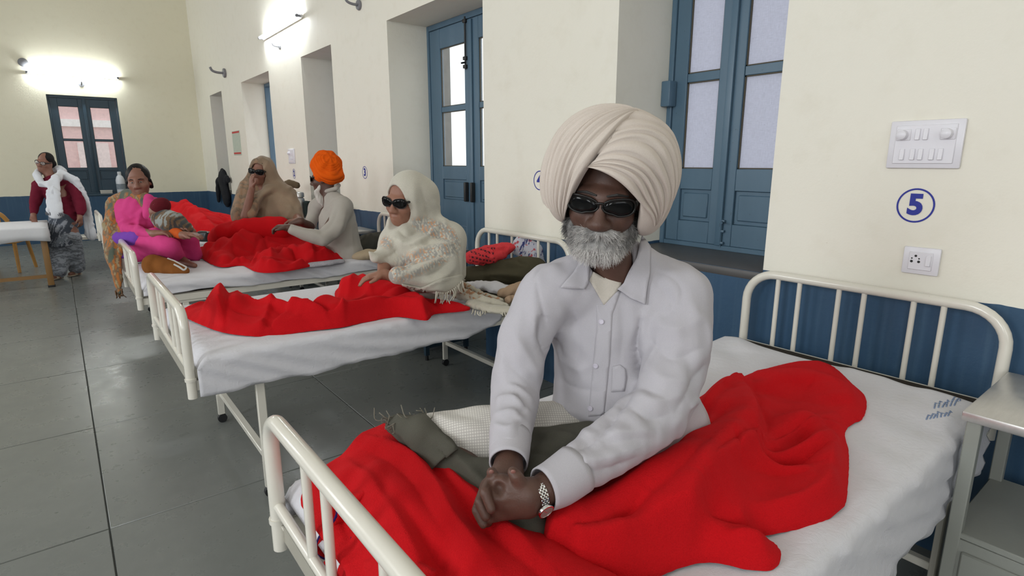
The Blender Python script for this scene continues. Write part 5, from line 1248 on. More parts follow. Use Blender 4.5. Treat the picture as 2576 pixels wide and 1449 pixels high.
bd = Sdf(); bd.chain([L3(-.055, .02, -.06), L3(-.03, .055, -.09), L3(0, .062, -.12), L3(.0, .05, -.18), L3(0, .035, -.22)], [.02, .028, .032, .022, .008], k=.03); bd.chain([L3(.055, .02, -.06), L3(.03, .055, -.10), L3(0, .05, -.18)], [.016, .024, .02], k=.03); bd.wob(.003, 90, 3)
sculpt(bd, 'beard', .006, cloth('white_beard_hair', (.66, .63, .58), (.5, .47, .42)), om)
b3o = field_blanket(w_((490, 625, .82), (494, 604, .85), (540, 588, .87), (600, 573, .88), (650, 560, .89), (700, 552, .89), (750, 560, .87), (790, 572, .84), (840, 600, .80), (885, 625, .78), (880, 645, .765), (850, 655, .757), (800, 664, .757), (770, 673, .757), (700, 685, .757), (645, 684, .757), (610, 668, .757), (560, 672, .757), (530, 664, .757), (505, 646, .77)),
    [(w_((512, 612, .88), (560, 600, .91), (620, 588, .93), (690, 572, .95), (745, 575, .92)), [.13, .16, .17, .17, .12], .17), (w_((680, 625, .88), (740, 612, .90), (810, 625, .86), (860, 640, .80)), [.11, .14, .11, .06], .12), (w_((640, 668, .79), (710, 668, .79), (790, 655, .79)), [.06, .07, .05], .07), (w_((530, 645, .80), (600, 645, .82)), [.06, .08], .12)],
    [(wz(.92, (505, 612), (590, 598), (680, 565), (730, 545)), .05, .03, .06), (wz(.86, (520, 645), (610, 625), (690, 590)), -.05, .025, .03), (wz(.88, (540, 660), (630, 632), (690, 602)), .05, .03, .02), (wz(.90, (672, 640), (700, 598), (770, 600), (800, 640)), .05, .02, .05), (wz(.84, (690, 640), (720, 630), (790, 650)), -.05, .02, .02), (wz(.80, (610, 675), (650, 640), (720, 632)), -.04, .02, .03), (wz(.82, (620, 672), (690, 652), (780, 650)), .035, .015, .04), (wz(.85, (735, 605), (800, 622), (860, 645)), .03, .03, .02), (wz(.80, (800, 650), (840, 640), (870, 635)), -.03, .02, .02), (wz(.9, (560, 590), (600, 620), (620, 660)), -.03, .03, .02), (wz(.78, (650, 680), (700, 672), (760, 668)), .02, .01, .03), (wz(.9, (620, 575), (660, 590), (700, 620)), -.03, .02, .03)],
    'red_blanket', M_RED, 'crumpled red blanket over the legs of the orange-turbaned man', seed=31, wr=(.030, .16), res=.009)

# --- woman in the brown shawl, fourth bed
H4 = pk(657, 432, 5.5); F4 = rot_frame(8, 2, 8)
bw = person('woman in dark glasses wrapped in a brown shawl, hand at her cheek', (*pz(670, 560, .78)[:2], .75))
S, L4 = head_sdf(H4, F4, .98)
S.chain([L4(0, -.02, -.06), pk(665, 480, 5.55)], [.05, .06], k=.03); S.ell(pk(672, 530, 5.6), (.15, .11, .22), BF, k=.05)
S.chain([pk(625, 500, 5.5), pk(618, 545, 5.3), pk(632, 480, 5.3)], [.045, .045, .03], k=.03); S.chain([pk(725, 500, 5.6), pk(745, 545, 5.5), pk(752, 555, 5.3)], [.05, .045, .03], k=.03)
hand(S, pk(634, 474, 5.32), UP * 1 + RT * .05, -RT * .6 + TOC * .6, 1.0, .35, 1); hand(S, pk(750, 556, 5.28), -RT + TOC * .3, UP, 1.0, .5, -1)
sculpt(S, 'body', .010, M_SKIN_M, bw); glasses(L4, bw, W=.078, lens=(.040, .026), y0=.108, zc=.006, wrap=3.4)
Q4 = Sdf(); Q4.K0 = 4.6
Q4.ell(L4(0, -.035, .035), (.108, .13, .125), F4, k=.03); Q4.chain([L4(-.03, -.05, -.06), pk(630, 480, 5.6)], [.11, .12], k=.06); Q4.chain([L4(.05, -.04, -.06), pk(690, 480, 5.65)], [.10, .14], k=.06)
Q4.ell(pk(672, 540, 5.62), (.28, .19, .26), BF, k=.08); Q4.chain([pk(622, 490, 5.5), pk(608, 540, 5.4)], [.10, .11], k=.06); Q4.chain([pk(715, 495, 5.6), pk(735, 550, 5.5)], [.13, .12], k=.06); Q4.chain([pk(690, 470, 5.55), pk(650, 500, 5.42), pk(630, 540, 5.32)], [.07, .07, .06], k=.04)
Q4.folds([(((690, 470), (655, 495), (640, 530)), .03, .03), (((700, 480), (665, 505), (652, 545)), -.03, .025), (((640, 400), (615, 430), (605, 480)), .02, .03), (((690, 480), (730, 500), (750, 545)), -.02, .03), (((680, 490), (700, 520), (705, 550)), .015, .03), (((620, 430), (610, 480), (600, 540)), -.02, .02)])
Q4.wrinkle(.014, .13, 41, 3)
Q4.ell(L4(0, .10, -.03), (.072, .12, .112), F4, k=.012, op='s'); Q4.ell(L4(0, .0, -.01), (.080, .10, .118), F4, k=.008, op='s')
def brown_col(V):
    x, y = px_of(V); n1 = tri_noise(V, 70, 3); c = np.tile([.30, .215, .145], (len(V), 1)) * (1 + .14 * tri_noise(V, 14, 4))[:, None]
    m = (x < 648) * (.5 + .5 * (n1 > .2)); return c * (1 - .35 * m[:, None]) + np.array([.36, .15, .06]) * (.35 * m * (tri_noise(V, 40, 8) > .1))[:, None]
sculpt(Q4, 'shawl', .0105, attr_cloth('brown_wool_shawl', None), bw, col=brown_col)
B4 = Sdf(); B4.K0 = 4.6
B4.chain([pk(600, 585, 5.3), pk(560, 590, 5.1), pk(545, 600, 5.2)], [.12, .1, .08], k=.06); B4.chain([pk(620, 580, 5.2), pk(700, 575, 5.3)], .12, k=.06); B4.wrinkle(.02, .17, 44, 3)
tag(sculpt(B4, 'red_blanket', .013, M_RED), 'red blanket around the knees of the woman in brown', 'blanket', 'red hospital blankets')
# --- farthest bed: long red blanket drawn up into a peak
field_blanket(w_((415, 560, .78), (408, 520, .88), (420, 500, .93), (470, 500, .90), (530, 520, .84), (580, 535, .80), (610, 560, .76), (600, 590, .757), (540, 592, .757), (470, 580, .757)),
    [(w_((430, 505, 1.0), (480, 520, .95), (540, 545, .88), (590, 570, .82)), [.22, .20, .15, .08], .3), (w_((450, 560, .85), (520, 575, .82)), .08, .2)],
    [(wz(.95, (435, 500), (500, 530), (570, 565)), .07, .04, .12), (wz(.88, (430, 530), (480, 555), (530, 580)), -.07, .05, .05), (wz(.85, (500, 520), (550, 545), (595, 565)), -.05, .04, .06), (wz(.9, (450, 520), (500, 555), (560, 580)), .05, .05, .03)],
    'red_blanket', M_RED, 'peaked red blanket heaped on the farthest bed', seed=51, wr=(.04, .3), res=.016)
# --- woman in pink with a child in her lap, at the foot of the third bed
H5 = pk(349, 456, 4.55); F5 = rot_frame(-22, 4, -4)
pw = person('bare-headed woman in bright pink with a brown and orange shawl over her back', (*pz(380, 640, .76)[:2], .75))
S, L5 = head_sdf(H5, F5, 1.0)
S.chain([L5(0, -.015, -.06), pk(350, 515, 4.60)], [.048, .055], k=.03); S.ell(pk(350, 560, 4.62), (.13, .10, .2), BF, k=.05); S.chain([pk(308, 522, 4.62), pk(392, 520, 4.62)], .05, k=.04)
S.chain([pk(392, 525, 4.6), pk(410, 575, 4.45), pk(462, 592, 4.28)], [.045, .040, .027], k=.03); S.chain([pk(308, 525, 4.62), pk(318, 575, 4.5), pk(390, 590, 4.3)], [.045, .04, .028], k=.03)
hand(S, pk(462, 592, 4.28), RT + UP * .05, UP, 1.0, .4, 1); hand(S, pk(390, 588, 4.30), RT + UP * .1, UP, 1.0, .5, -1)
S.chain([pk(360, 610, 4.6), pz(420, 640, .82), pz(462, 658, .775)], [.09, .05, .035], k=.05)
for a, b in (((452, 655), (490, 668)), ((430, 652), (468, 664))): S.chain([pz(*a, .775), pz(*b, .765)], [.032, .020], k=.02)
sculpt(S, 'body', .009, M_SKIN_M, pw)
M_HAIR = paint('black_oiled_hair', (.006, .005, .005), .55, spec=.2)
hr = Sdf(); hr.ell(L5(0, -.03, .045), (.084, .100, .094), F5, k=.02); hr.ell(L5(0, -.10, -.02), (.05, .045, .05), F5, k=.03); hr.chain([L5(-.078, .0, .0), L5(-.07, -.04, -.05)], [.015, .02], k=.02); hr.chain([L5(.078, .0, .0), L5(.07, -.04, -.05)], [.015, .02], k=.02)
hr.ell(L5(0, .088, -.03), (.064, .075, .086), F5, k=.010, op='s'); hr.wrinkle(.003, .03, 4, 2); sculpt(hr, 'hair', .006, M_HAIR, pw)
for q in (-1, 1):
    e_ = Sdf(); e_.ell(L5(q*.030, .0825, 0), (.010, .004, .0055), F5, k=0); sculpt(e_, 'eye', .0022, paint('eye_white', (.6, .56, .5), .2), pw, pad=.004)
    e_ = Sdf(); e_.ell(L5(q*.030, .0855, 0), (.0052, .003, .0052), F5, k=0); sculpt(e_, 'iris', .0015, paint('dark_iris', (.01, .006, .004), .1), pw, pad=.004)
    e_ = Sdf(); e_.chain([L5(q*.014, .093, .020), L5(q*.034, .090, .025), L5(q*.050, .076, .020)], [.003, .0035, .002], k=.002); sculpt(e_, 'eyebrow', .002, M_HAIR, pw, pad=.004)
M_PINK = cloth('bright_pink_cotton', (.66, .065, .24), (.55, .045, .19), fine=300)
M_PURPLE = cloth('purple_gauze', (.20, .07, .42), (.15, .04, .33))
kt = Sdf(); kt.K0 = 3.9; kt.ell(pk(352, 558, 4.60), (.155, .13, .22), BF, k=.06); kt.chain([pk(315, 520, 4.6), pk(388, 515, 4.6)], .065, k=.05); kt.chain([pk(375, 500, 4.52), pk(380, 540, 4.45)], [.045, .06], k=.04); kt.chain([pk(310, 525, 4.6), pk(320, 575, 4.48), pk(380, 590, 4.32)], [.06, .055, .04], k=.05)
kt.folds([(((365, 500), (350, 550), (345, 590)), .012, .02), (((380, 510), (372, 560), (370, 600)), -.012, .02), (((390, 520), (388, 560), (390, 590)), .012, .02), (((340, 540), (335, 570), (330, 600)), -.01, .02)]); kt.wrinkle(.01, .09, 3, 3)
sculpt(kt, 'kurta', .009, M_PINK, pw)
tr = Sdf(); tr.K0 = 3.9; tr.chain([pk(350, 622, 4.55), pk(395, 605, 4.40), pk(425, 622, 4.30), pz(452, 648, .79)], [.12, .105, .085, .05], k=.05); tr.chain([pk(400, 625, 4.7), pk(470, 600, 4.65), pz(490, 640, .80)], [.10, .09, .06], k=.05); tr.wrinkle(.008, .12, 7, 3); sculpt(tr, 'trousers', .009, M_PINK, pw)
sl = Sdf(); sl.chain([pk(392, 528, 4.58), pk(412, 574, 4.44), pk(455, 590, 4.30)], [.065, .056, .036], k=.04); sl.wrinkle(.006, .06, 3, 2); sculpt(sl, 'sleeve', .008, cloth('orange_knit', (.60, .11, .02), (.5, .08, .015)), pw)
pu = Sdf(); pu.chain([pk(305, 600, 4.50), pk(350, 600, 4.42), pk(400, 596, 4.40)], [.06, .075, .04], k=.05); pu.chain([pk(300, 605, 4.5), pk(310, 640, 4.48)], [.05, .035], k=.04); pu.wrinkle(.012, .08, 5, 3); sculpt(pu, 'purple_scarf', .008, M_PURPLE, pw)
sw = Sdf(); sw.K0 = 3.9
sw.chain([pk(385, 530, 4.50), pk(360, 502, 4.54), pk(325, 498, 4.62), pk(295, 520, 4.66)], [.05, .065, .075, .075], k=.05, flat=(TOC, .8)); sw.chain([pk(295, 515, 4.64), pk(284, 570, 4.55), pk(285, 640, 4.46), pk(297, 700, 4.42), pk(300, 735, 4.40)], [.08, .085, .07, .045, .022], k=.05, flat=(TOC, .55)); sw.chain([pk(325, 520, 4.56), pk(312, 580, 4.48), pk(300, 630, 4.44)], [.06, .055, .04], k=.04, flat=(TOC, .6))
sw.chain([pk(300, 530, 4.75), pk(300, 590, 4.75)], [.09, .10], k=.06)
sw.folds([(((315, 500), (300, 560), (290, 640), (298, 720)), -.02, .018), (((335, 505), (318, 560), (308, 620)), .018, .02), (((345, 510), (330, 560), (318, 610)), -.02, .018), (((290, 520), (275, 580), (275, 660)), .016, .02), (((350, 500), (372, 520), (385, 545)), .014, .02), (((280, 560), (285, 640), (296, 700)), .012, .015)], g=1.2); sw.wrinkle(.010, .09, 9, 2)
def paisley(V):
    n1 = tri_noise(V, 60, 3); n2 = tri_noise(V, 35, 5); c = np.tile([.20, .125, .07], (len(V), 1)); c = np.where((n1 > .3)[:, None], [.42, .15, .04], c); c = np.where((n2 > .55)[:, None], [.10, .12, .09], c); c = np.where(((n1 < -.5) & (n2 < 0))[:, None], [.34, .26, .14], c); return c
sho = sculpt(sw, 'shawl', .0085, attr_cloth('brown_orange_paisley_wool', None), pw, col=paisley)
tv = []; g = np.random.default_rng(9)
for i in range(14):
    a = pk(290 + i * 1.3, 728 + g.uniform(-4, 4), 4.40); tv.append(tube_arr(crom([a, a + [*g.normal(size=2) * .006, -.03], a + [*g.normal(size=2) * .01, -.06]], 3), [.005] * 4 + [.003] * 3, 5))
v_, f_ = join_arr(tv); tag(obj('fringe', from_arr(v_, f_), cloth('brown_fringe_yarn', (.16, .09, .05)), sho), kind='stuff')
# child
H6 = pk(400, 528, 4.42); F6 = rot_frame(30, 25, 35)
ch = person('small child in a maroon cap asleep in the lap of the woman in pink', (*pk(430, 570, 4.42)[:2], .80))
S, L6 = head_sdf(H6, F6, .72, w=1.05)
S.chain([L6(0, -.02, -.05), pk(415, 548, 4.46), pk(450, 570, 4.45)], [.035, .07, .07], k=.04); S.chain([pk(425, 556, 4.40), pk(455, 572, 4.36)], [.03, .022], k=.02)
S.chain([pk(450, 570, 4.45), pk(480, 585, 4.42)], [.06, .04], k=.04); hand(S, pk(455, 572, 4.35), RT - UP * .2, UP, .55, .5, 1)
sculpt(S, 'body', .007, M_SKIN_M, ch)
cp = Sdf(); cp.ell(L6(0, -.025, .035), (.064, .078, .072), F6, k=.02); cp.ell(L6(0, .09, -.035), (.05, .07, .055), F6, k=.01, op='s'); cp.chain([L6(-.05, .02, .03), L6(0, .06, .048), L6(.05, .02, .03)], .012, k=.01); cp.wrinkle(.003, .02, 2, 2)
sculpt(cp, 'knitted_cap', .006, cloth('maroon_wool', (.13, .012, .020), (.10, .01, .015)), ch)
wr = Sdf(); wr.K0 = 4; wr.chain([pk(408, 550, 4.42), pk(438, 562, 4.38), pk(466, 574, 4.38)], [.08, .095, .06], k=.05); wr.folds([(((400, 545), (440, 555), (470, 575)), .015, .02), (((405, 565), (440, 570), (462, 585)), -.015, .02)]); wr.wrinkle(.012, .08, 6, 3)
def wrapc(V):
    n = tri_noise(V, 55, 2); c = np.tile([.16, .10, .055], (len(V), 1)); c = np.where((n > .4)[:, None], [.30, .32, .30], c); return np.where((n < -.5)[:, None], [.05, .05, .05], c)
sculpt(wr, 'wrap', .008, attr_cloth('patterned_wrap', None), ch, col=wrapc)

# --- standing woman with the white scarf, leaning on the table
H7 = pk(112, 408, 7.75); F7 = rot_frame(-6, 6, 16)
st = person('woman standing in a maroon cardigan and white scarf, leaning on the table', (-.05, 9.85, 0))
S, L7 = head_sdf(H7, F7, 1.0)
hipc = pk(165, 565, 7.75); ft1 = pz(150, 697, .03); ft2 = pz(196, 688, .03)
S.chain([L7(0, -.015, -.06), pk(130, 452, 7.80), pk(150, 490, 7.78), hipc], [.05, .07, .12, .13], k=.06); S.chain([pk(100, 465, 7.76), pk(185, 470, 7.82)], .06, k=.05)
S.chain([pk(100, 470, 7.74), pk(88, 512, 7.66), pk(84, 545, 7.6)], [.045, .04, .028], k=.03); S.chain([pk(188, 475, 7.82), pk(202, 525, 7.76), pk(200, 550, 7.7)], [.045, .04, .028], k=.03)
hand(S, pk(84, 541, 7.6), -UP, TOC, 1.0, .2, 1); hand(S, pk(201, 546, 7.7), -UP, RT, 1.0, .4, 1)
for a, b, f in ((150, 155, ft1), (180, 195, ft2)): S.chain([pk(a, 585, 7.75), (pk(a, 585, 7.75) + f) / 2 + TOC * .03, f + UP * .08, f + UP * .01 + TOC * .02], [.085, .06, .04, .035], k=.03); S.chain([f + UP * .015, f + UP * .01 + TOC * .10 + RT * -.03], [.035, .028], k=.02)
sculpt(S, 'body', .010, M_SKIN_M, st)
hr = Sdf(); hr.ell(L7(0, -.03, .045), (.084, .10, .09), F7, k=.02); hr.ell(L7(.03, -.11, -.03), (.05, .05, .06), F7, k=.04); hr.ell(L7(0, .088, -.03), (.064, .075, .088), F7, k=.010, op='s'); sculpt(hr, 'hair', .008, M_HAIR, st)
glasses(L7, st, W=.068, lens=(.028, .020), y0=.100, zc=.002)
for o in [o for o in st.children_recursive if o.name.startswith('lens')]: o.data.materials.clear(); o.data.materials.append(M_GLASS)
cd = Sdf(); cd.K0 = 7; cd.chain([pk(135, 462, 7.80), pk(150, 500, 7.80), pk(165, 545, 7.78)], [.12, .155, .165], k=.06); cd.chain([pk(100, 466, 7.76), pk(188, 470, 7.84)], .085, k=.06)
cd.chain([pk(99, 472, 7.74), pk(88, 512, 7.66), pk(85, 534, 7.62)], [.085, .068, .045], k=.05); cd.chain([pk(190, 475, 7.82), pk(203, 525, 7.76), pk(203, 536, 7.73)], [.085, .072, .055], k=.05); cd.wrinkle(.012, .12, 3, 3)
sculpt(cd, 'cardigan', .011, cloth('maroon_wool_knit', (.155, .012, .030), (.12, .01, .022)), st)
def floral(V): 
    n = tri_noise(V, 55, 2); return np.where((n > 0)[:, None], [.055, .065, .085], np.where((n > -.5)[:, None], [.30, .32, .36], [.16, .18, .21]))
kz = Sdf(); kz.K0 = 7; kz.chain([pk(158, 555, 7.74), pk(160, 610, 7.74)], [.16, .19], k=.06); kz.wrinkle(.02, .14, 5, 3, dirs=[(1, 0, .1), (.3, 1, 0), (-.6, .7, 0)]); kz.cut(pk(160, 618, 7.74), (0, 0, -1))
sculpt(kz, 'tunic', .011, attr_cloth('grey_floral_cotton', None), st, col=floral)
sa = Sdf(); 
for a, f in ((150, ft1), (180, ft2)): sa.chain([pk(a, 600, 7.75), (pk(a, 600, 7.75) + f) / 2, f + UP * .10, f + UP * .05], [.13, .12, .11, .07], k=.05)
sa.wrinkle(.02, .12, 8, 3); sculpt(sa, 'trousers', .011, attr_cloth('speckled_grey_cotton', None), st, col=lambda V: np.where((tri_noise(V, 90, 4) > 0)[:, None], [.14, .15, .17], [.28, .30, .33]))
for f in (ft1, ft2):
    sn = Sdf(); sn.chain([f + UP * -.012 - TOC * .02, f + UP * -.014 + TOC * .11 - RT * .03], [.036, .034], k=.02, flat=(UP, .4)); sn.chain([f + TOC * .05 - RT * .05 + UP * .0, f + TOC * .06 - RT * .015 + UP * .032, f + TOC * .05 + RT * .03], .012, k=.01)
    sculpt(sn, 'sandal', .007, cloth('cream_sandal', (.45, .40, .32), (.25, .16, .08), vs=40), st)
M_WSCARF = cloth('white_cotton_scarf', (.72, .73, .76), (.64, .65, .69))
sf = Sdf(); sf.K0 = 7; sf.chain([pk(93, 440, 7.70), pk(104, 462, 7.62), pk(125, 465, 7.60), pk(146, 448, 7.66), pk(158, 430, 7.80), pk(150, 425, 7.9), pk(120, 430, 7.95), pk(97, 432, 7.8), pk(93, 440, 7.7)], .052, k=.04)
sf.chain([pk(140, 450, 7.62), pk(134, 490, 7.58), pk(137, 530, 7.58)], [.06, .11, .12], k=.05, flat=(TOC, .35)); sf.chain([pk(158, 438, 7.74), pk(190, 455, 7.76), pk(212, 500, 7.84), pk(222, 545, 7.9), pk(228, 590, 7.94)], [.06, .07, .075, .07, .09], k=.05, flat=(TOC, .4)); sf.wrinkle(.016, .08, 4, 3)
sco = sculpt(sf, 'scarf', .0095, M_WSCARF, st)
tv = []
for i in range(14):
    a = pk(115 + i * 3.4, 533 + .2 * i, 7.56); tv.append(tube_arr([a, a + UP * -.02, a + UP * -.045 + RT * g.normal() * .004], [.006, .008, .004], 5))
v_, f_ = join_arr(tv); tag(obj('fringe', from_arr(v_, f_), cloth('black_white_tassels', (.25, .25, .27), (.04, .04, .05), vs=120), sco), kind='stuff')
# ---------------------------------------------------------------- tube lights
t = NT('lit_tube'); em = t.n('ShaderNodeEmission', i={0: (.92, .98, 1.0, 1), 1: 110.0}); t.l(em.outputs[0], t.out.inputs[0]); M_TUBE = t.m
M_FIX = paint('white_fixture', (.7, .7, .68), .4); M_GREYCAP = paint('grey_cap', (.18, .19, .22), .5)
def tube_light(a, b, n, label):
    a = np.array(a); b = np.array(b); n = np.array(n, float); d = unit(b - a); c = (a + b) / 2
    L = empty('tube_light', c + n * .0, label, 'lamp', 'wall tube lights')
    obj('batten', tube_me([a + n * .03, b + n * .03], .022, 4), M_FIX, L)
    tb = obj('tube', tube_me([a + d * .03 + n * .085, b - d * .03 + n * .085], .014, 14), M_TUBE, L)
    for p, s in ((a, 1), (b, -1)):
        obj('end_cap', tube_me([p + n * .085 + d * s * .0, p + n * .085 + d * s * .035], .017, 12), M_GREYCAP, L)
        obj('lamp_holder', tube_me([p + d * s * .015 + n * .03, p + d * s * .015 + n * .1], .016, 8), M_GREYCAP, L)
tube_light((-.19, FY, 3.165), (1.235, FY, 3.175), (0, -1, 0), 'lit tube light above the far blue window')
tube_light((WX, 8.98, 3.26), (WX, 7.34, 3.26), (-1, 0, 0), 'lit tube light high on the long wall')
# small wall fittings
M_CAST = paint('grey_cast_iron', (.22, .22, .24), .5)
bell = empty('wall_bell', (-.20, FY, 3.33), 'round grey bell on the wall beside the far tube light', 'bell')
obj('gong', lathe_me([(.005, -.05), (.05, -.045), (.075, -.02), (.078, 0)], (-.20, FY, 3.337), 24, 'Y'), M_CAST, bell); obj('mount', box_me((-.23, FY - .004, 3.30), (-.17, FY, 3.37)), M_CAST, bell)
def wall_hook(p, n, label, s=1.0):
    p = np.array(p); n = np.array(n, float); h = empty('wall_hook', p, label, 'hook', 'iron hooks in the walls')
    side = np.array([0, 1, 0]) if abs(n[0]) > .5 else np.array([1, 0, 0])
    ax = 'X' if abs(n[0]) > .5 else 'Y'; q = p + n * .012 * s
    obj('rose', lathe_me([(.045 * s, -.012 * s), (.05 * s, 0), (.045 * s, .012 * s)], q, 18, ax), M_CAST, h)
    obj('arm', tube_me(crom([p, p + n * .08 * s, p + n * .13 * s + UP * .015 * s, p + n * .15 * s + UP * .05 * s], 5), .013 * s, 10), M_CAST, h)
wall_hook(pX(905, 13, WX), (-1, 0, 0), 'round iron bracket high on the wall near the double door'); wall_hook(pX(567, 184, WX), (-1, 0, 0), 'iron bracket high on the wall between the far recesses', 1.6)
wall_hook(pX(705, 118, WX), (-1, 0, 0), 'dark hook below the tube light of the long wall', .7); wall_hook(pY(205, 213, FY), (0, -1, 0), 'dark hook below the tube light of the far wall', .9)
# ---------------------------------------------------------------- painted bed numbers
M_INK = paint('royal_blue_sign_paint', (.012, .022, .30), .5)
def bed_number(ch, y, z, r, label):
    e = empty('bed_number', (WX, y, z), label, 'wall number', 'painted bed numbers')
    ring = []; n = 48
    for rr in (r, r * .90):
        for i in range(n): a = 2 * math.pi * i / n; ring.append((WX - .0015, y - rr * math.cos(a) * .97, z + rr * math.sin(a)))
    obj('ring', from_arr(ring, [(i, n + i, n + (i + 1) % n, (i + 1) % n) for i in range(n)], smooth=False), M_INK, e)
    cu = bpy.data.curves.new('digit', 'FONT'); cu.body = ch; cu.size = r * 1.62; cu.align_x = 'CENTER'; cu.align_y = 'CENTER'; cu.offset = r * .07; cu.extrude = .0004; cu.resolution_u = 5
    tmp = bpy.data.objects.new('tmp', cu); COL.objects.link(tmp); dg = bpy.context.evaluated_depsgraph_get(); me = bpy.data.meshes.new_from_object(tmp.evaluated_get(dg)); bpy.data.objects.remove(tmp)
    me.transform(Matrix([(0, 0, -1, WX - .002), (-1, 0, 0, y), (0, 1, 0, z), (0, 0, 0, 1)])); obj('digit', me, M_INK, e)
for chh, (x, y), r, l in (('5', (2303, 517), .066, 'blue number 5 in a ring above the nearest headboard'), ('4', (1358, 454), .066, 'blue number 4 in a ring beside the white turban'), ('3', (918, 434), .066, 'blue number 3 in a ring left of the hooded woman'), ('2', (740, 437), .066, 'faint blue number 2 in a ring beside the orange turban')):
    p = pX(x, y, WX); bed_number(chh, p[1], p[2], r, l)
# ---------------------------------------------------------------- switch plates
M_PLATE = paint('white_switch_plastic', (.78, .76, .80), .3, (.70, .68, .72)); M_HOLE_SHADE = paint('black_hole', (.01, .01, .01), .6)
def plate(y0, y1, z0, z1, name, label, cat='switch'):
    e = empty(name, (WX, (y0 + y1) / 2, z0), label, cat); 
    obj('surround', box_me((WX - .014, y0, z0), (WX, y1, z1), .006, 2), M_PLATE, e); obj('inner_plate', box_me((WX - .018, y0 + .022, z0 + .018), (WX - .012, y1 - .022, z1 - .018), .002, 1), M_PLATE, e); return e
sp_ = plate(.655, .895, 1.526, 1.704, 'switch_board', 'white switch plate with two round dials and seven rockers')
def rocker(e, yc, zc, w=.016, h=.042):
    M = Matrix.Translation((WX - .018, yc, zc)) @ Matrix.Rotation(R(4), 4, 'Y'); obj('rocker', box_me((-.006, -w/2, -h/2), (.002, w/2, h/2), .0015, 1, M), M_PLATE, e)
for y in (.799, .773): rocker(sp_, y, 1.652)
for y in (.842, .807, .781, .745, .718): rocker(sp_, y, 1.578)
for y in (.845, .703):
    dlm = obj('dial_base', box_me((WX - .021, y - .024, 1.630), (WX - .016, y + .024, 1.672), .002, 1), M_PLATE, sp_)
    obj('dial', lathe_me([(.012, -.026), (.017, -.023), (.019, 0)], (WX - .020, y + .002, 1.651), 24, 'X'), M_PLATE, dlm)
so_ = plate(.667, .790, 1.122, 1.228, 'power_socket', 'white power socket with one switch above the nearest headboard', 'socket'); rocker(so_, .702, 1.178, .017, .040)
for dy, dz, r in ((0, .016, .0045), (.012, .006, .0028), (-.012, .006, .0028), (.012, -.006, .005), (-.012, -.006, .005)):
    obj('pin_hole', lathe_me([(r, -.0186), (r, -.0178)], (WX, .745 + dy, 1.178 + dz), 12, 'X'), M_HOLE_SHADE, so_)  # flat black discs: the shade inside the pin holes, painted on the plate
p2 = pX(735, 393, WX); s2 = plate(p2[1] - .13, p2[1] + .13, p2[2] - .10, p2[2] + .10, 'switch_board', 'small white switch plate above the bed number 2')
for q in (-.05, 0, .05): rocker(s2, p2[1] + q, p2[2] - .03)
obj('dial', lathe_me([(.012, -.03), (.022, -.02), (.024, 0)], (WX - .018, p2[1] + .05, p2[2] + .04), 18, 'X'), M_PLATE, s2)
# printed notice near the far recess
p1 = pX(596, 360, WX); nt = empty('wall_calendar', p1, 'small printed notice with red bands on the long wall', 'notice')
obj('paper', box_me((WX - .006, p1[1] - .27, p1[2] - .21), (WX, p1[1] + .27, p1[2] + .21)), paint('notice_paper', (.62, .64, .55), .8, (.40, .50, .40), scale=30, amt=1), nt)
for z in (-.19, .17): obj('red_band', box_me((WX - .008, p1[1] - .25, p1[2] + z), (WX - .006, p1[1] + .25, p1[2] + z + .03)), paint('red_print', (.55, .06, .05), .8), nt)
# dark jacket hanging in the far recess
jp = pX(568, 470, WX - .02); J = Sdf(); J.K0 = 10
J.chain([jp + [-.03, .45, .12], jp + [-.05, .0, .17], jp + [-.03, -.42, .15]], [.07, .10, .08], k=.06, flat=((1, 0, 0), .5)); J.chain([jp + [-.03, .0, .1], jp + [-.03, -.1, -.18]], [.26, .22], k=.08, flat=((1, 0, 0), .3)); J.chain([jp + [-.04, .48, .08], jp + [-.03, .62, -.28]], [.10, .08], k=.06, flat=((1, 0, 0), .5)); J.wrinkle(.025, .18, 3, 3)
J.lo[0] = min(J.lo[0], WX - .2); J.cut((WX - .003, 0, 0), (1, 0, 0))
jk = sculpt(J, 'jacket', .016, cloth('black_jacket_cloth', (.016, .017, .020), (.022, .023, .028)))
tag(jk, 'dark jacket hanging on the long wall below the far recess', 'jacket')
# ---------------------------------------------------------------- table, chairs and bench at the far left
M_LEG = paint('brown_table_leg', (.28, .15, .05), .45); M_CLOTHW = cloth('white_tablecloth', (.74, .74, .76), (.66, .66, .68)); M_CHAIR = paint('tan_plastic', (.50, .25, .055), .35, spec=.6)
TZ = .76; cA = pz(112, 572, TZ); tabx1, taby0 = cA[0], cA[1]
tb = empty('side_table', (tabx1 - .5, taby0 + .7, 0), 'table with tan legs and a white cloth beside the standing woman', 'table')
obj('table_top', box_me((tabx1 - 1.5, taby0, TZ - .04), (tabx1, taby0 + 1.1, TZ - .008), .005), M_LEG, tb)
for x, y in ((tabx1 - .03, taby0 + .08), (tabx1 - .03, taby0 + 1.0), (tabx1 - 1.45, taby0 + .08), (tabx1 - 1.45, taby0 + 1.0)):
    lg = obj('leg', box_me((x - .035, y - .035, .02), (x + .03, y + .035, TZ - .04), .006), M_LEG, tb); obj('foot', box_me((x - .04, y - .04, 0), (x + .035, y + .04, .025), .004), M_BLACK, lg)
obj('foot_rail', box_me((tabx1 - 1.45, taby0 + .06, .12), (tabx1 - .03, taby0 + .10, .16)), M_LEG, tb)
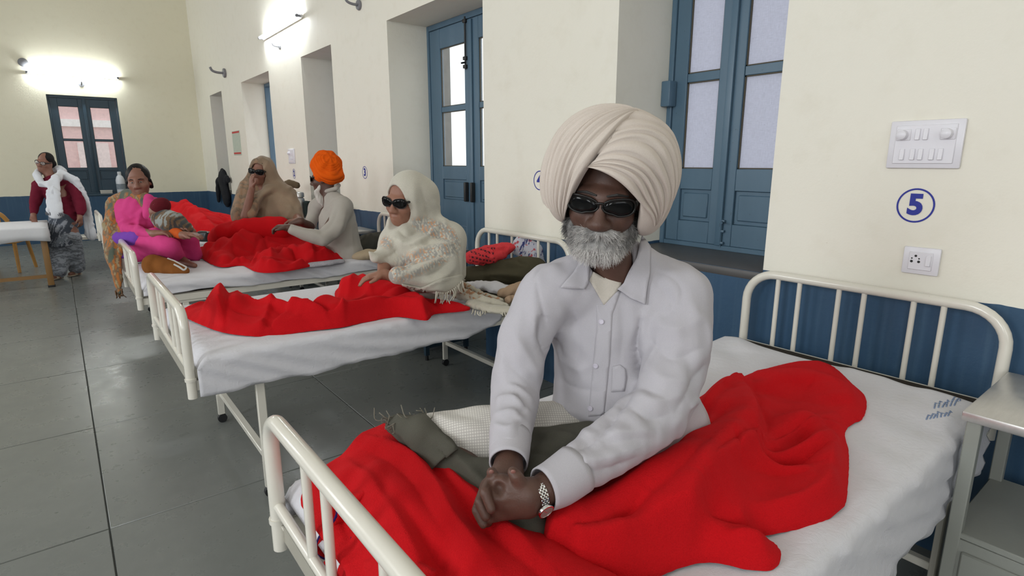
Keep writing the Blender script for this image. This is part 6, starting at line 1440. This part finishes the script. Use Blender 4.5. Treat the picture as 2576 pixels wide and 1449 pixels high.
def table_cloth():
    nx, m = 40, []; X0, X1, Y0, Y1 = tabx1 - 1.52, tabx1 + .015, taby0 - .012, taby0 + 1.11; V = []; g = np.random.default_rng(2)
    per = [(X1, y) for y in np.linspace(Y1, Y0, 24)] + [(x, Y0) for x in np.linspace(X1, X0, 30)[1:]] + [(X0, y) for y in np.linspace(Y0, Y1, 24)[1:]] + [(x, Y1) for x in np.linspace(X0, X1, 30)[1:-1]]
    n = len(per); rings = [(0.90, TZ), (1.0, TZ), (1.006, TZ - .012), (1.01, TZ - .09), (1.012, TZ - .17)]; cx, cy = (X0 + X1) / 2, (Y0 + Y1) / 2
    for k, (f, z) in enumerate(rings):
        for i, (x, y) in enumerate(per):
            w_ = .012 * math.sin(i * 1.1) * max(0, k - 2) / 2; V.append((cx + (x - cx) * (f + w_), cy + (y - cy) * (f + w_), z - (.02 * math.sin(i * .4) if k == 4 else 0)))
    F = [(k*n+i, k*n+(i+1) % n, (k+1)*n+(i+1) % n, (k+1)*n+i) for k in range(len(rings)-1) for i in range(n)]; F.append(tuple(range(n - 1, -1, -1))); return from_arr(V, F)
o = obj('tablecloth', table_cloth(), M_CLOTHW); tag(o, 'white cloth spread over the table beside the standing woman', 'tablecloth'); sm = o.modifiers.new('t', 'SOLIDIFY'); sm.thickness = .004; sm.offset = 1
def plastic_chair(cx, cy, rz, label):
    c = empty('plastic_chair', (cx, cy, 0), label, 'chair'); M = Matrix.Translation((cx, cy, 0)) @ Matrix.Rotation(rz, 4, 'Z')
    def P(name, me): me.transform(M); return obj(name, me, M_CHAIR, c)
    P('seat', box_me((-.23, -.22, .415), (.23, .22, .445), .014, 3))
    for sx_ in (-1, 1):
        P('leg', tube_me([(sx_*.20, -.19, .42), (sx_*.235, -.235, 0)], [.026, .020], 10)); P('leg', tube_me([(sx_*.20, .19, .42), (sx_*.225, .25, 0)], [.026, .020], 10))
        P('armrest', tube_me(crom([(sx_*.235, -.21, .42), (sx_*.255, -.23, .60), (sx_*.25, -.10, .655), (sx_*.235, .16, .67), (sx_*.21, .24, .72)], 5), .020, 10))
        P('back_post', tube_me(crom([(sx_*.20, .20, .42), (sx_*.215, .25, .65), (sx_*.17, .285, .82)], 5), .020, 10))
    P('back_rail', tube_me(crom([(-.20, .255, .74), (-.14, .295, .845), (0, .305, .87), (.14, .295, .845), (.20, .255, .74)], 5), .028, 10)); 
    for q in (-.10, -.034, .034, .10): P('back_slat', box_me((q - .02, .245, .45), (q + .02, .258, .84), .005, 1))
    return c
pc1 = pz(28, 700, 0); plastic_chair(pc1[0] - .05, pc1[1] + .75, R(160), 'tan plastic armchair behind the white-clothed table')
lb = pz(240, 640, 0)
bn = empty('white_bench', (.35, 10.9, 0), 'low white bench against the far blue wall', 'bench')
obj('seat', box_me((.05, 10.7, .40), (1.05, 11.1, .45), .008), M_ENAMEL, bn)
for x in (.10, 1.0):
    for y in (10.74, 11.06): obj('leg', box_me((x - .02, y - .02, 0), (x + .02, y + .02, .40)), M_ENAMEL, bn)
# ---------------------------------------------------------------- belongings on the beds and lockers
def heap(name, label, cat, mat, res, build, col=None, parent=None, group=None, wr=(.012, .1), floor=None):
    s = Sdf(); s.K0 = 2.5; build(s); s.wrinkle(wr[0], wr[1], len(name) * 7, 3)
    if floor is not None: s.cut((0, 0, floor), (0, 0, -1))
    o = sculpt(s, name, res, mat, parent, col=col, it=0)
    if parent is None: tag(o, label, cat, group)
    return o, s
Z4 = .7455
heap('olive_blanket', 'dark olive blanket heaped at the head of the second bed', 'blanket', cloth('dark_olive_wool', (.085, .075, .045), (.062, .055, .034)), .0085,
     lambda s: (s.chain([pz(1180, 690, .80), pz(1250, 685, .82), pz(1310, 680, .84), pz(1350, 680, .83)], [.06, .085, .10, .09], k=.06), s.folds([(((1180, 680), (1250, 668), (1320, 676)), -.03, .02), (((1200, 690), (1270, 690), (1330, 695)), .02, .02), (((1240, 655), (1290, 645), (1330, 665)), -.03, .02), (((1200, 672), (1260, 655), (1300, 650)), .02, .02)])), floor=Z4)
def red_print(V):
    x, y = px_of(V); c = np.tile([.72, .055, .065], (len(V), 1)); n = np.sin(V @ np.array([310., 90, 40]) + 2 * np.sin(V @ np.array([60., 210, 10])))
    u = V @ RT * 60 + V[:, 2] * 35; rows = (np.sin(u * 1.0 + V[:, 2] * 190) > .35) & (n > .1) & (x > 1180) & (x < 1245) & (y > 622)
    return np.where(rows[:, None], [.05, .02, .03], c)
heap('plastic_bag', 'red plastic bag with black print lying on the olive blanket', 'bag', attr_cloth('red_printed_plastic', None, 0, 200, .1), .0055,
     lambda s: (s.ell(pk(1212, 645, 3.80), (.125, .09, .06), rot_frame(0, 0, -6), k=.03), s.ell(pk(1255, 632, 3.88), (.12, .08, .055), rot_frame(0, 0, -16), k=.10), s.folds([(((1180, 640), (1220, 650), (1250, 645)), .012, .015), (((1200, 655), (1230, 640), (1280, 620)), -.012, .014)])), col=red_print, wr=(.014, .06))
def floral2(V): n = tri_noise(V, 130, 2); m = tri_noise(V, 110, 7); return np.where((n > .75)[:, None], [.05, .06, .20], np.where((m > .8)[:, None], [.55, .10, .12], [.62, .62, .70]))
heap('floral_pillow', 'white pillow with blue and red print leaning on the second headboard', 'pillow', attr_cloth('printed_cotton', None), .0065,
     lambda s: (s.box(pk(1328, 628, 4.02), (.12, .05, .075), rot_frame(10, -20, 24), rad=.045, k=.02), s.chain([pk(1345, 650, 4.0), pk(1360, 668, 4.0)], [.06, .06], k=.04)), col=floral2, wr=(.008, .07))
heap('white_cloth', 'crumpled white cloth in front of the olive blanket', 'cloth', M_SHEET, .007, lambda s: s.chain([pz(1185, 718, .765), pz(1235, 722, .77), pz(1285, 735, .76)], [.055, .075, .06], k=.05, flat=(UP, .6)), wr=(.016, .06), floor=Z4)
heap('beige_cloth', 'twisted beige cloth on the bare end of the second mattress', 'cloth', cloth('beige_cotton', (.42, .29, .19), (.34, .23, .15)), .0065, lambda s: (s.chain([pz(1262, 738, .775), pz(1300, 728, .79), pz(1345, 715, .79)], [.03, .045, .04], k=.03), s.chain([pz(1280, 755, .765), pz(1330, 745, .77)], [.03, .03], k=.03)), wr=(.012, .05), floor=Z4)
tl, ts_ = heap('shawl_tail', '', '', attr_cloth('pale_shawl_tail_wool', None), .0062, lambda s: (s.chain([pz(1150, 735, .80), pz(1200, 752, .775), pz(1250, 765, .765), pz(1275, 768, .76)], [.045, .036, .03, .018], k=.02), s.chain([pz(1170, 722, .80), pz(1215, 742, .775), pz(1262, 756, .762)], [.03, .025, .014], k=.02), s.chain([pz(1190, 765, .765), pz(1240, 778, .765), pz(1290, 782, .76)], [.05, .05, .05], k=.04, flat=(UP, .5))), col=lambda V: np.where(((tri_noise(V, 110, 4) > .45) & (px_of(V)[1] < 752))[:, None], [.42, .22, .12], [.52, .48, .39]), parent=wo, wr=(.010, .05), floor=Z4)
tv = []; g = np.random.default_rng(4)
for i in range(18):
    a = pz(1190 + i * 6.2, 779 + 5 * math.sin(i * .6), .765); tv.append(tube_arr(crom([a, a + TOC * .02 + UP * -.008, a + TOC * .04 + RT * g.normal() * .008 + UP * -.014], 3), [.0045] * 4 + [.003] * 3, 5))
v_, f_ = join_arr(tv); tag(obj('fringe', from_arr(v_, f_), M_TASSEL, tl), kind='stuff')
# folded brown shawl at the foot of the third bed
fs, fsd = heap('folded_shawl', 'folded rust-brown shawl with a white edge at the foot of the third bed', 'shawl', cloth('rust_brown_wool', (.26, .095, .022), (.20, .07, .018)), .0075, lambda s: s.chain([pz(388, 668, .795), pz(415, 672, .785), pz(440, 678, .775), pz(466, 682, .765)], [.085, .075, .055, .032], k=.04), wr=(.008, .12), floor=.745)
P_, ok = fsd.cast(crom([(403, 636), (418, 648), (440, 657), (460, 664), (469, 672), (463, 679), (452, 672), (438, 665)], 5), 3.9); P_ = P_[ok]
obj('white_edge', tube_me(P_ + TOC * .002, .007, 7), cloth('white_edge_cloth', (.66, .64, .60)), fs)
# rolled dark bedding and pillow at the head of the third bed
heap('rolled_bedding', 'dark grey-green bedding rolled behind the orange-turbaned man', 'bedding', cloth('grey_green_wool', (.075, .07, .055), (.05, .048, .04)), .010, lambda s: s.chain([pz(890, 628, .80), pz(925, 612, .83), pz(965, 605, .83)], [.06, .09, .10], k=.05), wr=(.02, .1), floor=.7455)
heap('beige_pillow', 'beige pillow at the head of the third bed', 'pillow', cloth('beige_pillow_cotton', (.46, .36, .24), (.38, .30, .2)), .010, lambda s: s.chain([pz(895, 645, .775), pz(925, 640, .79), pz(960, 640, .79)], [.05, .07, .07], k=.05, flat=(UP, .7)), wr=(.012, .09), floor=.7455)
heap('checked_cloth', 'grey checked cloth under the red blanket of the third bed', 'cloth', paint('grey_check', (.22, .20, .23), .9, (.55, .53, .56), scale=120, amt=1), .009, lambda s: s.chain([pz(780, 668, .757), pz(820, 664, .757), pz(855, 658, .757)], .05, k=.03, flat=(UP, .5)), wr=(.012, .05), floor=.7455)
# dark handbag by the child
heap('black_handbag', 'small shiny black bag beside the pink woman', 'bag', paint('black_vinyl', (.015, .022, .022), .3), .009, lambda s: s.box(pz(515, 602, .80) + UP * .03, (.075, .05, .055), rot_frame(10, 0, 0), rad=.035), wr=(.006, .08))
# steel flask, doll and bag on the locker
fl = np.array([2.40, 7.44, .86])
fk = empty('steel_flask', fl, 'steel flask standing on the locker behind the woman in brown', 'flask')
obj('body', lathe_me([(.060, 0), (.068, .01), (.068, .20), (.060, .235), (.045, .25)], fl, 24), M_STEEL, fk); obj('lid', lathe_me([(.05, .25), (.062, .255), (.062, .30), (.05, .315), (.02, .32)], fl, 24), M_STEEL, fk); obj('handle', tube_me(crom([fl + TOC * .07 + UP * .22, fl + TOC * .12 + UP * .18, fl + TOC * .12 + UP * .08, fl + TOC * .07 + UP * .04], 5), .008, 8), M_BLACK, fk)
dl_ = np.array([2.30, 7.56, .86])
sb = empty('cloth_doll', dl_, 'small bundle in maroon and lilac with a brown top, beside the flask', 'doll')
for nm, pts, rad, mt in (('dress', [dl_ + UP * .07, dl_ + UP * .20, dl_ + UP * .28], [.08, .07, .05], cloth('maroon_cotton', (.30, .015, .06))), ('head', [dl_ + UP * .33], [.05], cloth('lilac_cotton', (.55, .40, .60))), ('hair', [dl_ + UP * .39 - RT * .05, dl_ + UP * .42 + RT * .02, dl_ + UP * .40 + RT * .12], [.05, .06, .045], cloth('brown_yarn', (.14, .10, .06)))):
    s = Sdf(); s.chain(pts, rad, k=.03); s.wrinkle(.012, .06, 3, 2); sculpt(s, nm, .011, mt, sb)
heap('dark_bag', 'dark green bag standing behind the steel flask', 'bag', cloth('dark_green_canvas', (.02, .03, .028)), .012, lambda s: s.box((2.47, 7.32, .965), (.05, .07, .105), rad=.03), wr=(.008, .1))
# steel tumbler in the hand region, cup on the dark locker
cpz = np.array([2.36, 4.02, .86]); cu_ = empty('white_cup', cpz, 'small white cup on the dark locker by the double door', 'cup')
obj('body', lathe_me([(.028, 0), (.034, .004), (.042, .085), (.039, .085), (.032, .01)], cpz, 24), M_PLATE, cu_); obj('handle', tube_me(crom([cpz + RT * .038 + UP * .07, cpz + RT * .062 + UP * .06, cpz + RT * .058 + UP * .03, cpz + RT * .036 + UP * .022], 5), .004, 8), M_PLATE, cu_)
# water bottle on the far window sill
wb = np.array([1.02, FY - .03, .922 + .0]); wb[1] = FY + .02
bo = empty('plastic_bottle', wb, 'white plastic bottle on the sill of the far window', 'bottle')
obj('body', lathe_me([(.07, 0), (.08, .02), (.08, .26), (.06, .33), (.03, .37)], wb, 20), paint('white_plastic', (.68, .70, .74), .35), bo); obj('cap', lathe_me([(.032, .37), (.034, .375), (.034, .43), (.02, .435)], wb, 20), paint('cap_white', (.75, .76, .78), .35), bo); obj('label_band', lathe_me([(.0815, .08), (.0815, .19)], wb, 20), paint('printed_label', (.35, .40, .45), .5, (.08, .1, .12), scale=25, amt=1), bo)
sbx = empty('small_box', (.78, FY + .02, .922), 'small pale box on the sill of the far window', 'box'); obj('body', box_me((.66, FY - .01, .922), (.86, FY + .05, .985), .004), paint('pale_card', (.48, .46, .42), .7), sbx); obj('lid', box_me((.655, FY - .014, .975), (.865, FY + .052, .992), .003), paint('pale_card_lid', (.52, .5, .46), .7), sbx)
# blue laundry stamp on the near sheet: smudged ink strokes
ink = []; g = np.random.default_rng(6)
sheet_o = [o for o in bpy.data.objects if o.name == 'bed_sheet'][0]
st_ = BVHTree.FromPolygons([v.co[:] for v in sheet_o.data.vertices], [p.vertices[:] for p in sheet_o.data.polygons])
def on_sheet(p):
    d = unit(ray(*p)); h_ = st_.ray_cast(Vector(CAM), Vector(d)); return None if h_[0] is None else np.array(h_[0]) + UP * .0008
for (x0, y0), n, dx, h in (((2330, 1056), 7, 9, 16), ((2350, 1028), 6, 10, 18), ((2394, 1012), 4, 10, 13)):
    for i in range(n):
        p = np.array([x0 + i * dx, y0 - i * 1.5]); q = p + [g.uniform(2, 8), -h * g.uniform(.6, 1)]
        for a, b in ((p, q), (q, q + [g.uniform(3, 8), g.uniform(0, 5)])):
            for u_, v2 in zip(np.linspace(0, 1, 4)[:-1], np.linspace(0, 1, 4)[1:]):
                A_ = on_sheet(a + (b - a) * u_); B_ = on_sheet(a + (b - a) * v2)
                if A_ is not None and B_ is not None: ink.append(tube_arr([A_, B_], .0024, 5, flat=.5))
v_, f_ = join_arr(ink); tag(obj('laundry_stamp', from_arr(v_, f_), paint('faded_blue_ink', (.25, .32, .48), .9), sheet_o), 'faded blue laundry stamp', kind='stuff')
